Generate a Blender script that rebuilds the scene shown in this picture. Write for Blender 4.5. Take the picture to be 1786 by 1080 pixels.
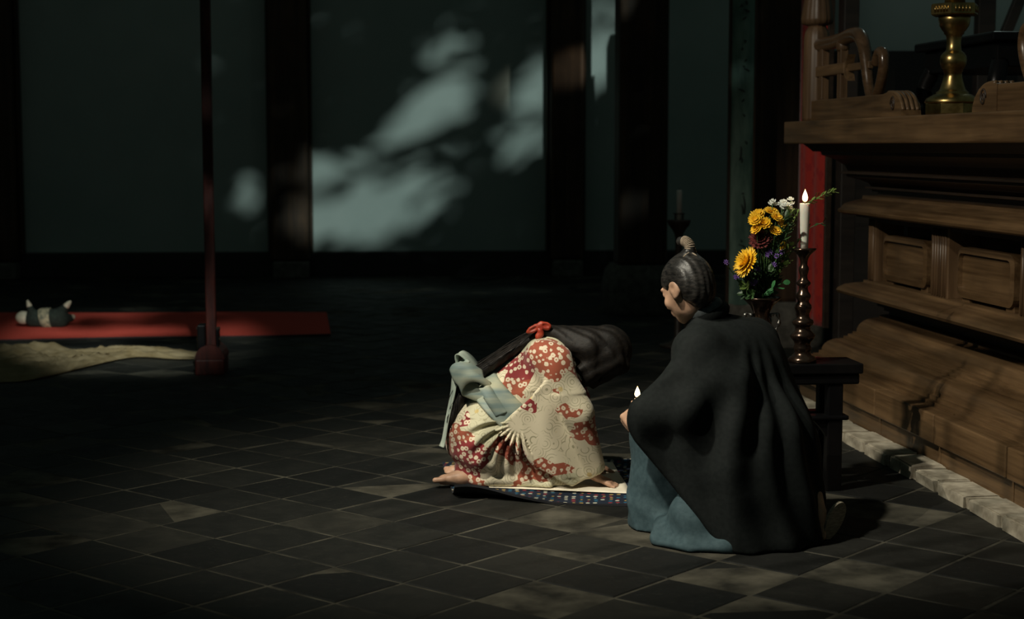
import bpy, bmesh, math, random
import numpy as np
from mathutils import Vector, Matrix, Euler, noise

for o in list(bpy.data.objects):
    bpy.data.objects.remove(o)
SC = bpy.context.scene
COL = SC.collection
random.seed(7)
rng = np.random.default_rng(11)
R = math.radians
PI = math.pi

# ------------------------------------------------------------------ camera
cam_d = bpy.data.cameras.new('camera')
cam = bpy.data.objects.new('camera', cam_d)
COL.objects.link(cam)
cam.location = (0, 0, 1.5)
cam.rotation_euler = (R(90) - math.atan(285 / 2830.0), 0, 0)
cam_d.sensor_width = 36
cam_d.lens = 2830 * 36 / 1786.0
cam_d.dof.use_dof = True
cam_d.dof.focus_distance = 6.7
cam_d.dof.aperture_fstop = 2.8
SC.camera = cam

# ------------------------------------------------------------------ world, exposure
w = bpy.data.worlds.new('night')
SC.world = w
w.use_nodes = True
bg = w.node_tree.nodes['Background']
bg.inputs[0].default_value = (0.68, 1.0, 0.88, 1)
bg.inputs[1].default_value = 0.040
SC.view_settings.view_transform = 'Standard'
SC.view_settings.look = 'None'
SC.view_settings.gamma = 1
SC.view_settings.exposure = 0
SC.view_settings.use_curve_mapping = False

# ------------------------------------------------------------------ large lights
def spot(name, loc, target, power, color, cone, blend, radius):
    d = bpy.data.lights.new(name, 'SPOT')
    d.energy = power
    d.color = color
    d.spot_size = R(cone)
    d.spot_blend = blend
    d.shadow_soft_size = radius
    o = bpy.data.objects.new(name, d)
    COL.objects.link(o)
    o.location = loc
    o.rotation_euler = (Vector(target) - Vector(loc)).to_track_quat('-Z', 'Y').to_euler()
    return o

KEY = spot('key_spotlight', (-1.9, 4.6, 5.0), (0.22, 6.95, 0.3), 1230, (1.0, 0.94, 0.77), 50, 1.0, 0.10)
SIDE = spot('window_spotlight', (-3.4, 3.2, 4.6), (1.95, 8.0, 0.7), 760, (1.0, 0.91, 0.75), 43, 0.5, 0.005)
MOON_L = Vector((3.6, -5.0, 8.0))
MOON = spot('moonlight_wall', MOON_L, (-0.7, 18.7, 2.2), 11300, (0.80, 1.0, 0.95), 14.5, 0.5, 0.035)
PILLAR_SPOT = spot('added_pillar_spot', (3.3, 17.1, 3.3), (.80, 18.66, 2.42), 210, (1.0, 0.97, 0.78), 10, 1.0, 0.05)  # lamp added in the aisle to light the pillar patch the moon spot misses
MOON2_L = Vector((1.6, -4.0, 8.0))
MOON2 = spot('moonlight_carpet', MOON2_L, (-2.95, 12.5, 0.0), 19000, (0.92, 1.0, 0.92), 7.0, 1.0, 0.06)
alc_d = bpy.data.lights.new('alcove_lamp', 'POINT'); alc_d.energy = 9; alc_d.color = (0.80, 1.0, 0.93); alc_d.shadow_soft_size = .05
ALC = bpy.data.objects.new('alcove_lamp', alc_d); COL.objects.link(ALC); ALC.location = (3.5, 11.2, 4.3)

# ------------------------------------------------------------------ tools: objects
def link(name, me, mat=None, parent=None, loc=None, smooth=False):
    o = bpy.data.objects.new(name, me)
    COL.objects.link(o)
    if mat is not None:
        me.materials.clear()
        me.materials.append(mat)
    if parent is not None:
        o.parent = parent
    if loc is not None:
        o.location = loc
    if smooth:
        me.polygons.foreach_set('use_smooth', [True] * len(me.polygons))
    return o

def tag(o, label=None, cat=None, group=None, kind=None):
    if label: o['label'] = label
    if cat: o['category'] = cat
    if group: o['group'] = group
    if kind: o['kind'] = kind
    return o

def empty(name, loc=(0, 0, 0), rz=0.0):
    o = bpy.data.objects.new(name, None)
    COL.objects.link(o)
    o.location = loc
    o.rotation_euler = (0, 0, rz)
    o.empty_display_size = 0.05
    return o

class MB:
    """collects shapes, then becomes one mesh"""
    def __init__(s):
        s.v, s.f = [], []
    def add(s, vs, fs):
        n = len(s.v)
        s.v += [tuple(v) for v in vs]
        s.f += [tuple(i + n for i in f) for f in fs]
        return s
    def box(s, lo, hi, b=0.0, M=None):
        x0, y0, z0 = lo; x1, y1, z1 = hi
        if b <= 0:
            vs = [(x, y, z) for z in (z0, z1) for y in (y0, y1) for x in (x0, x1)]
            fs = [(0, 2, 3, 1), (4, 5, 7, 6), (0, 1, 5, 4), (2, 6, 7, 3), (0, 4, 6, 2), (1, 3, 7, 5)]
        else:
            bm = bmesh.new()
            bmesh.ops.create_cube(bm, size=1)
            for v in bm.verts:
                v.co = Vector(((x0 + x1) / 2 + v.co.x * (x1 - x0), (y0 + y1) / 2 + v.co.y * (y1 - y0), (z0 + z1) / 2 + v.co.z * (z1 - z0)))
            bmesh.ops.bevel(bm, geom=bm.edges[:], offset=b, segments=2, affect='EDGES', profile=0.5)
            bm.verts.index_update()
            vs = [v.co.copy() for v in bm.verts]
            fs = [[v.index for v in f.verts] for f in bm.faces]
            bm.free()
        if M is not None:
            vs = [M @ Vector(v) for v in vs]
        return s.add(vs, fs)
    def lathe(s, prof, n=32, c=(0, 0, 0), flute=None):
        vs, fs = [], []
        for r, z in prof:
            for i in range(n):
                a = 2 * PI * i / n
                rr = r * (1 + (flute[1] * math.cos(flute[0] * a) if flute else 0))
                vs.append((c[0] + rr * math.cos(a), c[1] + rr * math.sin(a), c[2] + z))
        m = len(prof)
        for j in range(m - 1):
            for i in range(n):
                k = (i + 1) % n
                fs.append((j * n + i, j * n + k, (j + 1) * n + k, (j + 1) * n + i))
        fs.append(tuple(range(n - 1, -1, -1)))
        fs.append(tuple((m - 1) * n + i for i in range(n)))
        return s.add(vs, fs)
    def tube(s, pts, rad, n=10, flat=1.0, up=None):
        pts = [Vector(p) for p in pts]
        if not hasattr(rad, '__len__'):
            rad = [rad] * len(pts)
        vs, fs = [], []
        prev = None
        for i, p in enumerate(pts):
            t = (pts[min(i + 1, len(pts) - 1)] - pts[max(i - 1, 0)]).normalized()
            if prev is None:
                u = Vector(up) if up else (Vector((0, 0, 1)) if abs(t.z) < 0.9 else Vector((1, 0, 0)))
            else:
                u = prev
            u = (u - t * u.dot(t)).normalized()
            prev = u
            q = t.cross(u)
            for k in range(n):
                a = 2 * PI * k / n
                vs.append(p + (u * math.sin(a) * flat + q * math.cos(a)) * rad[i])
        m = len(pts)
        for j in range(m - 1):
            for i in range(n):
                k = (i + 1) % n
                fs.append((j * n + i, j * n + k, (j + 1) * n + k, (j + 1) * n + i))
        fs.append(tuple(range(n - 1, -1, -1)))
        fs.append(tuple((m - 1) * n + i for i in range(n)))
        return s.add(vs, fs)
    def prism(s, poly, fa, fb):
        """poly: list of 2-D points; fa, fb map a 2-D point to the two end caps"""
        n = len(poly)
        vs = [fa(*p) for p in poly] + [fb(*p) for p in poly]
        fs = [tuple(range(n - 1, -1, -1)), tuple(range(n, 2 * n))]
        fs += [(i, (i + 1) % n, n + (i + 1) % n, n + i) for i in range(n)]
        return s.add(vs, fs)
    def mesh(s, name, fix=True):
        me = bpy.data.meshes.new(name)
        me.from_pydata([tuple(v) for v in s.v], [], s.f)
        if fix:
            bm = bmesh.new(); bm.from_mesh(me)
            bmesh.ops.recalc_face_normals(bm, faces=bm.faces)
            bm.to_mesh(me); bm.free()
        me.update()
        return me
    def build(s, name, mat, parent=None, loc=None, smooth=False, sharp=None):
        me = s.mesh(name)
        o = link(name, me, mat, parent, loc, smooth or sharp is not None)
        if sharp is not None:
            me.set_sharp_from_angle(angle=R(sharp))
        return o

def spline(pts, n=6):
    """Catmull-Rom through the points"""
    P = [Vector(p) for p in pts]
    out = []
    for i in range(len(P) - 1):
        a, b, c, d = P[max(i - 1, 0)], P[i], P[i + 1], P[min(i + 2, len(P) - 1)]
        for k in range(n):
            t = k / n
            out.append(0.5 * ((2 * b) + (c - a) * t + (2 * a - 5 * b + 4 * c - d) * t * t + (3 * b - a - 3 * c + d) * t ** 3))
    out.append(P[-1])
    return out

# ------------------------------------------------------------------ tools: sculpting with distance fields
class Vol:
    def __init__(s, lo, hi, h):
        s.lo = np.array(lo, float); s.h = h
        n = np.ceil((np.array(hi) - s.lo) / h).astype(int) + 1
        s.n = n
        s.ax = [s.lo[i] + h * np.arange(n[i]) for i in range(3)]
        s.d = np.full(n, 1.0, np.float32)
    def _sl(s, lo, hi):
        a = np.clip(np.floor((np.array(lo) - s.lo) / s.h).astype(int), 0, s.n)
        b = np.clip(np.ceil((np.array(hi) - s.lo) / s.h).astype(int) + 1, 0, s.n)
        sl = tuple(slice(a[i], b[i]) for i in range(3))
        x = s.ax[0][sl[0]][:, None, None]; y = s.ax[1][sl[1]][None, :, None]; z = s.ax[2][sl[2]][None, None, :]
        return sl, x, y, z
    def _join(s, sl, e, k, op):
        d = s.d[sl]
        if op == 'sub':
            e = -e
            if k > 0:
                h = np.clip(.5 + .5 * (e - d) / k, 0, 1); s.d[sl] = d * (1 - h) + e * h + k * h * (1 - h)
            else:
                s.d[sl] = np.maximum(d, e)
        elif k > 0:
            h = np.clip(.5 + .5 * (d - e) / k, 0, 1); s.d[sl] = d * (1 - h) + e * h - k * h * (1 - h)
        else:
            s.d[sl] = np.minimum(d, e)
    def cap(s, a, b, ra, rb, k=0.0, op='u', sq=None):
        """round cone; sq = (direction, factor) flattens it along a direction"""
        a = np.array(a, float); b = np.array(b, float)
        m = max(ra, rb) * (1 / min(1, sq[1]) if sq else 1) + max(k, .03)
        sl, x, y, z = s._sl(np.minimum(a, b) - m, np.maximum(a, b) + m)
        px, py, pz = x - a[0], y - a[1], z - a[2]
        v = b - a; L = max(v @ v, 1e-9)
        h = np.clip((px * v[0] + py * v[1] + pz * v[2]) / L, 0, 1)
        qx, qy, qz = px - h * v[0], py - h * v[1], pz - h * v[2]
        if sq:
            n = np.array(sq[0], float); n /= np.linalg.norm(n)
            t = (qx * n[0] + qy * n[1] + qz * n[2]) * (sq[1] - 1)
            qx, qy, qz = qx + t * n[0], qy + t * n[1], qz + t * n[2]
        e = np.sqrt(qx * qx + qy * qy + qz * qz) - (ra + (rb - ra) * h)
        s._join(sl, e, k, op); return s
    def ell(s, c, r, A=None, k=0.0, op='u'):
        c = np.array(c, float); r = np.array(r, float)
        m = r.max() + max(k, .03)
        sl, x, y, z = s._sl(c - m, c + m)
        px, py, pz = x - c[0], y - c[1], z - c[2]
        if A is not None:
            A = np.array(A, float)
            px, py, pz = [px * A[i][0] + py * A[i][1] + pz * A[i][2] for i in range(3)]
        k0 = np.sqrt((px / r[0]) ** 2 + (py / r[1]) ** 2 + (pz / r[2]) ** 2)
        k1 = np.sqrt((px / r[0] ** 2) ** 2 + (py / r[1] ** 2) ** 2 + (pz / r[2] ** 2) ** 2)
        s._join(sl, k0 * (k0 - 1) / np.maximum(k1, 1e-6), k, op); return s
    def slab(s, poly, y0, y1, rnd=.01, k=0.0, skew=None):
        """polygon in x-z with thickness along y; skew(x,z) moves it along y"""
        P = np.array(poly, float)
        m = rnd + max(k, .03)
        pad = .12 if skew else 0
        sl, x, y, z = s._sl((P[:, 0].min() - m, y0 - m - pad, P[:, 1].min() - m), (P[:, 0].max() + m, y1 + m + pad, P[:, 1].max() + m))
        X = x[:, 0, :] + 0 * z[:, 0, :]; Z = z[:, 0, :] + 0 * x[:, 0, :]
        d2 = np.full(X.shape, 9.0); inside = np.zeros(X.shape, bool)
        for i in range(len(P)):
            a = P[i]; b = P[(i + 1) % len(P)]; e = b - a
            wx, wz = X - a[0], Z - a[1]
            t = np.clip((wx * e[0] + wz * e[1]) / (e @ e), 0, 1)
            d2 = np.minimum(d2, (wx - e[0] * t) ** 2 + (wz - e[1] * t) ** 2)
            c = (a[1] > Z) != (b[1] > Z)
            with np.errstate(divide='ignore', invalid='ignore'):
                xi = (b[0] - a[0]) * (Z - a[1]) / (b[1] - a[1]) + a[0]
            inside ^= c & (X < xi)
        dd = np.sqrt(d2) * np.where(inside, -1, 1)
        yy = y - (skew(X, Z)[:, None, :] if skew else 0)
        dy = np.abs(yy - (y0 + y1) / 2) - (y1 - y0) / 2
        dd = dd[:, None, :] + 0 * y; dy = dy + 0 * dd
        e = np.minimum(np.maximum(dd, dy), 0) + np.sqrt(np.maximum(dd, 0) ** 2 + np.maximum(dy, 0) ** 2) - rnd
        s._join(sl, e, k, 'u'); return s
    def grid(s):
        return s.ax[0][:, None, None], s.ax[1][None, :, None], s.ax[2][None, None, :]
    def cut(s, n, c, k=0.0):
        """keep the side where n.p > c"""
        x, y, z = s.grid()
        e = c - (x * n[0] + y * n[1] + z * n[2])
        if k > 0:
            h = np.clip(.5 + .5 * (e - s.d) / k, 0, 1); s.d = (s.d * (1 - h) + e * h + k * h * (1 - h)).astype(np.float32)
        else:
            s.d = np.maximum(s.d, e).astype(np.float32)
        return s
    def warp(s, fn):
        s.d = (s.d + fn(*s.grid())).astype(np.float32); return s
    def mesh(s, name, smooth_it=1):
        d = s.d.copy()
        d[0], d[-1], d[:, 0], d[:, -1], d[:, :, 0], d[:, :, -1] = 1, 1, 1, 1, 1, 1
        d = np.clip(d, -4 * s.h, 4 * s.h)
        neg = d < 0
        n = np.array(d.shape) - 1
        cnt = np.zeros(n, np.int8)
        for i in (0, 1):
            for j in (0, 1):
                for k in (0, 1):
                    cnt += neg[i:i + n[0], j:j + n[1], k:k + n[2]]
        act = (cnt > 0) & (cnt < 8)
        idx = np.full(n, -1, np.int64)
        ci = np.argwhere(act)
        idx[act] = np.arange(len(ci))
        acc = np.zeros((len(ci), 3)); num = np.zeros(len(ci))
        corners = [(i, j, k) for i in (0, 1) for j in (0, 1) for k in (0, 1)]
        for a in corners:
            for b in corners:
                if sum(abs(a[i] - b[i]) for i in range(3)) == 1 and a < b:
                    da = d[ci[:, 0] + a[0], ci[:, 1] + a[1], ci[:, 2] + a[2]]
                    db = d[ci[:, 0] + b[0], ci[:, 1] + b[1], ci[:, 2] + b[2]]
                    x = (da < 0) != (db < 0)
                    t = np.where(x, da / np.where(x, da - db, 1), 0)
                    p = np.array(a) + t[:, None] * (np.array(b) - np.array(a))
                    acc[x] += p[x]; num[x] += 1
        V = s.lo + s.h * (ci + acc / num[:, None])
        F = []
        for ax in range(3):
            u, w2 = (ax + 1) % 3, (ax + 2) % 3
            s0 = [slice(None)] * 3; s1 = [slice(None)] * 3
            s0[ax] = slice(0, -1); s1[ax] = slice(1, None)
            A, B = neg[tuple(s0)], neg[tuple(s1)]
            e = np.argwhere(A != B)
            e = e[(e[:, u] > 0) & (e[:, w2] > 0)]
            ina = A[e[:, 0], e[:, 1], e[:, 2]]
            def cell(du, dw):
                q = e.copy(); q[:, u] -= du; q[:, w2] -= dw
                return idx[q[:, 0], q[:, 1], q[:, 2]]
            q = np.stack([cell(1, 1), cell(0, 1), cell(0, 0), cell(1, 0)], 1)
            q[~ina] = q[~ina][:, ::-1]
            F.append(q)
        F = np.concatenate(F)
        F = F[(F >= 0).all(1)]
        for _ in range(smooth_it):
            S = np.zeros_like(V); C = np.zeros(len(V))
            for i in range(4):
                np.add.at(S, F[:, i], V[F[:, (i + 1) % 4]] + V[F[:, (i - 1) % 4]]); np.add.at(C, F[:, i], 2)
            V = V * .5 + .5 * S / np.maximum(C, 1)[:, None]
        me = bpy.data.meshes.new(name)
        me.vertices.add(len(V)); me.vertices.foreach_set('co', V.ravel())
        me.loops.add(F.size); me.loops.foreach_set('vertex_index', F.ravel().astype(np.int32))
        me.polygons.add(len(F)); me.polygons.foreach_set('loop_start', np.arange(0, F.size, 4, dtype=np.int32))
        me.update(calc_edges=True); me.validate()
        return me
    def build(s, name, mat, parent=None, it=1):
        return link(name, s.mesh(name, it), mat, parent, None, True)

# ------------------------------------------------------------------ tools: materials
class NT:
    def __init__(s, name):
        s.m = bpy.data.materials.new(name); s.m.use_nodes = True
        s.t = s.m.node_tree; s.n = s.t.nodes; s.b = s.n['Principled BSDF']
    def add(s, typ, **kw):
        n = s.n.new(typ)
        for k, v in kw.items():
            setattr(n, k, v)
        return n
    def put(s, sock, v):
        if isinstance(v, bpy.types.NodeSocket): s.t.links.new(v, sock)
        elif v is not None: sock.default_value = v if not (isinstance(v, tuple) and len(v) == 3 and sock.type == 'RGBA') else (*v, 1)
    def coord(s, scale=(1, 1, 1), rot=(0, 0, 0), kind='Object', loc=(0, 0, 0)):
        tc = s.add('ShaderNodeTexCoord'); mp = s.add('ShaderNodeMapping')
        s.t.links.new(tc.outputs[kind], mp.inputs[0])
        mp.inputs['Scale'].default_value = scale; mp.inputs['Rotation'].default_value = rot; mp.inputs['Location'].default_value = loc
        return mp.outputs[0]
    def noise(s, vec, scale, detail=4, rough=.55, dist=0):
        n = s.add('ShaderNodeTexNoise'); s.put(n.inputs['Vector'], vec)
        n.inputs['Scale'].default_value = scale; n.inputs['Detail'].default_value = detail
        n.inputs['Roughness'].default_value = rough; n.inputs['Distortion'].default_value = dist
        return n.outputs['Fac']
    def vor(s, vec, scale, feature='F1', out='Distance', rnd=1.0, metric='EUCLIDEAN'):
        n = s.add('ShaderNodeTexVoronoi'); n.feature = feature
        if feature in ('F1', 'F2', 'SMOOTH_F1'): n.distance = metric
        s.put(n.inputs['Vector'], vec); n.inputs['Scale'].default_value = scale; n.inputs['Randomness'].default_value = rnd
        return n.outputs[out]
    def ramp(s, fac, stops):
        n = s.add('ShaderNodeValToRGB'); s.put(n.inputs[0], fac)
        cr = n.color_ramp
        while len(cr.elements) < len(stops): cr.elements.new(.5)
        for e, (p, c) in zip(cr.elements, stops):
            e.position = p; e.color = (*c, 1) if len(c) == 3 else c
        return n.outputs[0]
    def mix(s, fac, a, b, mode='MIX'):
        n = s.add('ShaderNodeMix'); n.data_type = 'RGBA'; n.blend_type = mode
        s.put(n.inputs[0], fac); s.put(n.inputs[6], a); s.put(n.inputs[7], b)
        return n.outputs[2]
    def math(s, op, a, b=None, clamp=False):
        n = s.add('ShaderNodeMath'); n.operation = op; n.use_clamp = clamp
        s.put(n.inputs[0], a)
        if b is not None: s.put(n.inputs[1], b)
        return n.outputs[0]
    def step(s, v, lo, hi):
        n = s.add('ShaderNodeMapRange'); n.interpolation_type = 'SMOOTHSTEP'
        s.put(n.inputs[0], v); n.inputs[1].default_value = lo; n.inputs[2].default_value = hi
        return n.outputs[0]
    def bump(s, h, strength, dist=.01):
        n = s.add('ShaderNodeBump'); s.put(n.inputs['Height'], h)
        n.inputs['Strength'].default_value = strength; n.inputs['Distance'].default_value = dist
        s.t.links.new(n.outputs[0], s.b.inputs['Normal'])
    def set(s, **kw):
        for k, v in kw.items():
            s.put(s.b.inputs[{'color': 'Base Color', 'rough': 'Roughness', 'metal': 'Metallic', 'spec': 'Specular IOR Level',
                              'ecol': 'Emission Color', 'estr': 'Emission Strength', 'alpha': 'Alpha', 'sheen': 'Sheen Weight',
                              'coat': 'Coat Weight', 'trans': 'Transmission Weight', 'sss': 'Subsurface Weight'}[k]], v)
        return s.m

def simple(name, c1, c2=None, scale=20, rough=.7, metal=0, spec=.5, bump=0, detail=4, stretch=(1, 1, 1), bd=.003, lo=.35, hi=.65):
    t = NT(name)
    v = t.coord(stretch)
    n = t.noise(v, scale, detail)
    t.set(color=t.ramp(n, [(lo, c1), (hi, c2 or c1)]), rough=rough, metal=metal, spec=spec)
    if bump: t.bump(n, bump, bd)
    return t.m

def wood(name, dark, light, axis=1, rough=.45, spec=.5, sc=1.0, wear=0):
    t = NT(name)
    st = [14 * sc] * 3; st[axis] = .9 * sc
    v = t.coord(tuple(st))
    n1 = t.noise(v, 1.0, 6, .6, .6)
    st2 = [60 * sc] * 3; st2[axis] = 2.0 * sc
    n2 = t.noise(t.coord(tuple(st2)), 1.0, 3)
    big = t.noise(t.coord(), 2.2, 3)
    f = t.math('ADD', t.math('MULTIPLY', n1, .65), t.math('MULTIPLY', n2, .35))
    c = t.ramp(f, [(.32, dark), (.66, light)])
    c = t.mix(t.step(big, .35, .75), c, t.mix(.55, c, dark))
    t.set(color=c, rough=t.ramp(n1, [(.3, (rough - .08,) * 3), (.7, (rough + .12,) * 3)]), spec=spec)
    t.bump(f, .18, .002)
    return t.m

M = {}
def plaster():
    t = NT('plaster')
    n = t.noise(t.coord((1, 1, 1)), .9, 5); f = t.noise(t.coord(), 60, 3)
    t.set(color=t.ramp(n, [(.3, (.30, .345, .32)), (.7, (.37, .41, .38))]), rough=.95, spec=.15)
    t.bump(f, .15, .002); return t.m
M['plaster'] = plaster()
M['dark_wood'] = wood('dark_pillar_wood', (.012, .007, .005), (.085, .047, .025), axis=2, rough=.6, spec=.25, sc=.6)
M['sill_wood'] = wood('dark_sill_wood', (.010, .008, .007), (.028, .02, .015), axis=0, rough=.6, sc=.6)
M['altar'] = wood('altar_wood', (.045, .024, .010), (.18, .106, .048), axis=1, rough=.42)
M['altar_gloss'] = wood('polished_rail_wood', (.04, .022, .010), (.15, .085, .042), axis=1, rough=.24)
M['altar_v'] = wood('altar_wood_upright', (.045, .024, .011), (.18, .105, .052), axis=2, rough=.45)
M['altar_x'] = wood('altar_wood_cross', (.045, .023, .010), (.18, .10, .050), axis=0, rough=.45)
M['dark_and_shade'] = wood('dark_wood_and_shade', (.014, .009, .006), (.05, .03, .018), axis=1, rough=.5)  # dark wood; on altar recesses and undersides it paints their shade in
M['stone'] = simple('kerb_stone', (.20, .175, .13), (.42, .38, .30), 13, .9, spec=.2, bump=.5, detail=10, bd=.004)
M['base_stone'] = simple('pillar_base_stone', (.07, .065, .055), (.14, .13, .11), 16, .9, spec=.2, bump=.4, detail=8)
M['lacquer'] = simple('black_lacquer', (.0025, .0025, .003), (.005, .0045, .0045), 8, .32, spec=.22)
M['red_lacquer'] = simple('worn_red_lacquer', (.022, .006, .005), (.065, .013, .009), 9, .5, spec=.2, stretch=(3, 3, .6))
M['bronze'] = simple('dark_bronze', (.050, .032, .024), (.11, .075, .055), 12, .22, metal=.9)
M['silver'] = simple('tarnished_silver', (.10, .10, .09), (.35, .34, .32), 120, .35, metal=.9, bump=.5)
M['brass'] = simple('aged_brass', (.20, .13, .045), (.46, .33, .13), 14, .3, metal=1.0, bump=.06)
M['wax'] = NT('candle_wax').set(color=(.82, .78, .68), rough=.45, sss=.15)
M['wax_dim'] = NT('old_candle_wax').set(color=(.55, .53, .47), rough=.5)
M['wick'] = NT('wick').set(color=(.02, .018, .015), rough=.9)
def flame_mat():
    t = NT('flame')
    z = t.add('ShaderNodeSeparateXYZ'); t.t.links.new(t.coord(kind='Generated'), z.inputs[0])
    c = t.ramp(z.outputs[2], [(0, (1, .45, .12)), (.25, (1, .80, .42)), (.7, (1, .86, .5)), (1, (1, .55, .16))])
    t.set(color=(0, 0, 0), ecol=c, estr=6.0, rough=1, spec=0); return t.m
M['flame'] = flame_mat()

def tile_mat(name, per_object):
    t = NT(name)
    if per_object:
        rv = t.add('ShaderNodeObjectInfo').outputs['Random']
        tc = t.add('ShaderNodeTexCoord'); vm = t.add('ShaderNodeVectorMath'); vm.operation = 'ADD'
        cb = t.add('ShaderNodeCombineXYZ'); t.put(cb.inputs[2], t.math('MULTIPLY', rv, 37.0)); t.put(cb.inputs[0], t.math('MULTIPLY', rv, 11.0))
        t.t.links.new(tc.outputs['Object'], vm.inputs[0]); t.t.links.new(cb.outputs[0], vm.inputs[1])
        v = vm.outputs[0]
    else:
        a = t.add('ShaderNodeAttribute'); a.attribute_name = 'tone'
        rv = a.outputs['Fac']; v = t.coord()
    n = t.noise(v, 7, 6, .6, .4); n2 = t.noise(v, 40, 5, .65)
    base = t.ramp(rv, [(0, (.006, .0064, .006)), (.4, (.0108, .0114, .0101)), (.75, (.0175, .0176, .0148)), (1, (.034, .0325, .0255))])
    dirt = t.mix(t.step(n, .38, .72), t.mix(.5, base, (.008, .0085, .008)), base)
    col = t.mix(t.step(n2, .55, .8), dirt, t.mix(.35, dirt, (.050, .048, .039)))
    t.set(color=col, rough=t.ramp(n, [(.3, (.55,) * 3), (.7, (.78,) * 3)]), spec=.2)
    t.bump(t.math('ADD', n2, t.math('MULTIPLY', n, .6)), .35, .003)
    return t.m
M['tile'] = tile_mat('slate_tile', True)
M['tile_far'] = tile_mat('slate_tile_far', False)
M['grout'] = simple('dusty_joint', (.02, .0195, .016), (.085, .079, .061), 5, .95, spec=.1)

def brocade():
    t = NT('red_brocade')
    v = t.coord((1, 1, 1))
    wv = t.noise(v, 7, 2, .5, 1.2)
    p = t.vor(v, 13, 'F1', 'Distance')
    pat = t.math('ADD', t.math('MULTIPLY', wv, .8), t.math('MULTIPLY', p, .7))
    m = t.step(pat, .60, .66)
    t.set(color=t.mix(m, (.36, .011, .009), (.47, .028, .018)), rough=t.ramp(m, [(0, (.75,) * 3), (1, (.45,) * 3)]), sheen=.1)
    t.bump(m, .3, .002); return t.m
M['brocade'] = brocade()
M['red_felt'] = simple('red_felt', (.42, .050, .036), (.54, .080, .055), 90, .95, spec=.1, bump=.15)
M['felt_shadow'] = NT('painted_felt_shadow').set(color=(.012, .006, .006), rough=.9)  # near-black colour for the painted shadow along the carpet front

# ------------------------------------------------------------------ the setting: floor with its tiles
GA = R(40)
EU = np.array([math.sin(GA), math.cos(GA)]); EV = np.array([math.cos(GA), -math.sin(GA)])
SU, SV = .320, .333
U0, V0 = 3.95, -4.14
floor = link('floor', MB().box((-9, -1, -.12), (7, 19.6, -.0015)).mesh('floor'), M['grout'])
tag(floor, kind='structure')

def tile_mesh():
    a, b, h = SU / 2 - .004, SV / 2 - .004, .0
    c = .006
    vs, fs = [], []
    for (s, z) in ((0, -.03), (0, -.0035), (c, 0)):
        vs += [(x, y, z) for x, y in ((-b + s, -a + s), (b - s, -a + s), (b - s, a - s), (-b + s, a - s))]
    fs = [(8, 9, 10, 11)]
    for j in (0, 4):
        fs += [(j + i, j + (i + 1) % 4, j + 4 + (i + 1) % 4, j + 4 + i) for i in range(4)]
    return vs, fs
TV, TF = tile_mesh()
tme = bpy.data.meshes.new('tile'); tme.from_pydata(TV, [], TF); tme.materials.append(M['tile'])
RZ = -GA
cand = []
for iu in range(-30, 60):
    for iv in range(-45, 45):
        u = U0 + (iu + .5) * SU; v = V0 + (iv + .5) * SV
        p = EU * u + EV * v
        if p[1] < 4.5 or p[1] > 18.6: continue
        if abs(p[0]) > .3156 * p[1] * 1.08 + .7: continue
        xl = p[0] * math.cos(R(7.07)) + p[1] * math.sin(R(7.07))
        if xl > 2.90 and p[1] < 9.6: continue
        inview = abs(p[0]) < .3156 * p[1] + .25 and p[1] > 4.95
        cand.append((p[1] + (0 if inview else 50), p[0], p[1]))
cand.sort()
far = MB(); tone = []
for i, (_, x, y) in enumerate(cand):
    rx, ry, dz = random.gauss(0, .004), random.gauss(0, .004), random.gauss(0, .0012)
    rot = Euler((rx, ry, RZ + random.gauss(0, .005)))
    if i < 300:
        o = bpy.data.objects.new('tile', tme); COL.objects.link(o); o.parent = floor
        o.location = (x, y, dz); o.rotation_euler = rot
    else:
        Mx = Matrix.Translation((x, y, dz)) @ rot.to_matrix().to_4x4()
        far.add([Mx @ Vector(v) for v in TV], TF)
        tone += [random.random()] * len(TF)
fo = far.build('far_tiles', M['tile_far'], floor)
at = fo.data.attributes.new('tone', 'FLOAT', 'FACE'); at.data.foreach_set('value', tone)
tag(fo, kind='stuff')

# ------------------------------------------------------------------ the setting: back wall, pillars along it
WR = R(3.8)                                     # the back wall recedes slightly to the right
WC = Vector((0, 18.95, 0))
def wallpt(x, off, z):                          # x along the wall, off towards the viewer
    return Vector((WC.x + x * math.cos(WR) + off * math.sin(WR), WC.y + x * math.sin(WR) - off * math.cos(WR), z))
WM = Matrix.Translation(WC) @ Matrix.Rotation(WR, 4, 'Z')
def wbox(x0, x1, o0, o1, z0, z1, b=0):
    return MB().box((x0, -o1, z0), (x1, -o0, z1), b)
def wall_obj(name, mb, mat, **kw):
    o = mb.build(name, mat); o.matrix_world = WM
    return o
tag(wall_obj('wall_back', wbox(-9, 4.6, -.25, 0, 0, 4.6), M['plaster']), kind='structure')
tag(wall_obj('baseboard_back', wbox(-9, 4.6, 0, .09, -.004, .285, .01), M['sill_wood']), kind='structure')

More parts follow.
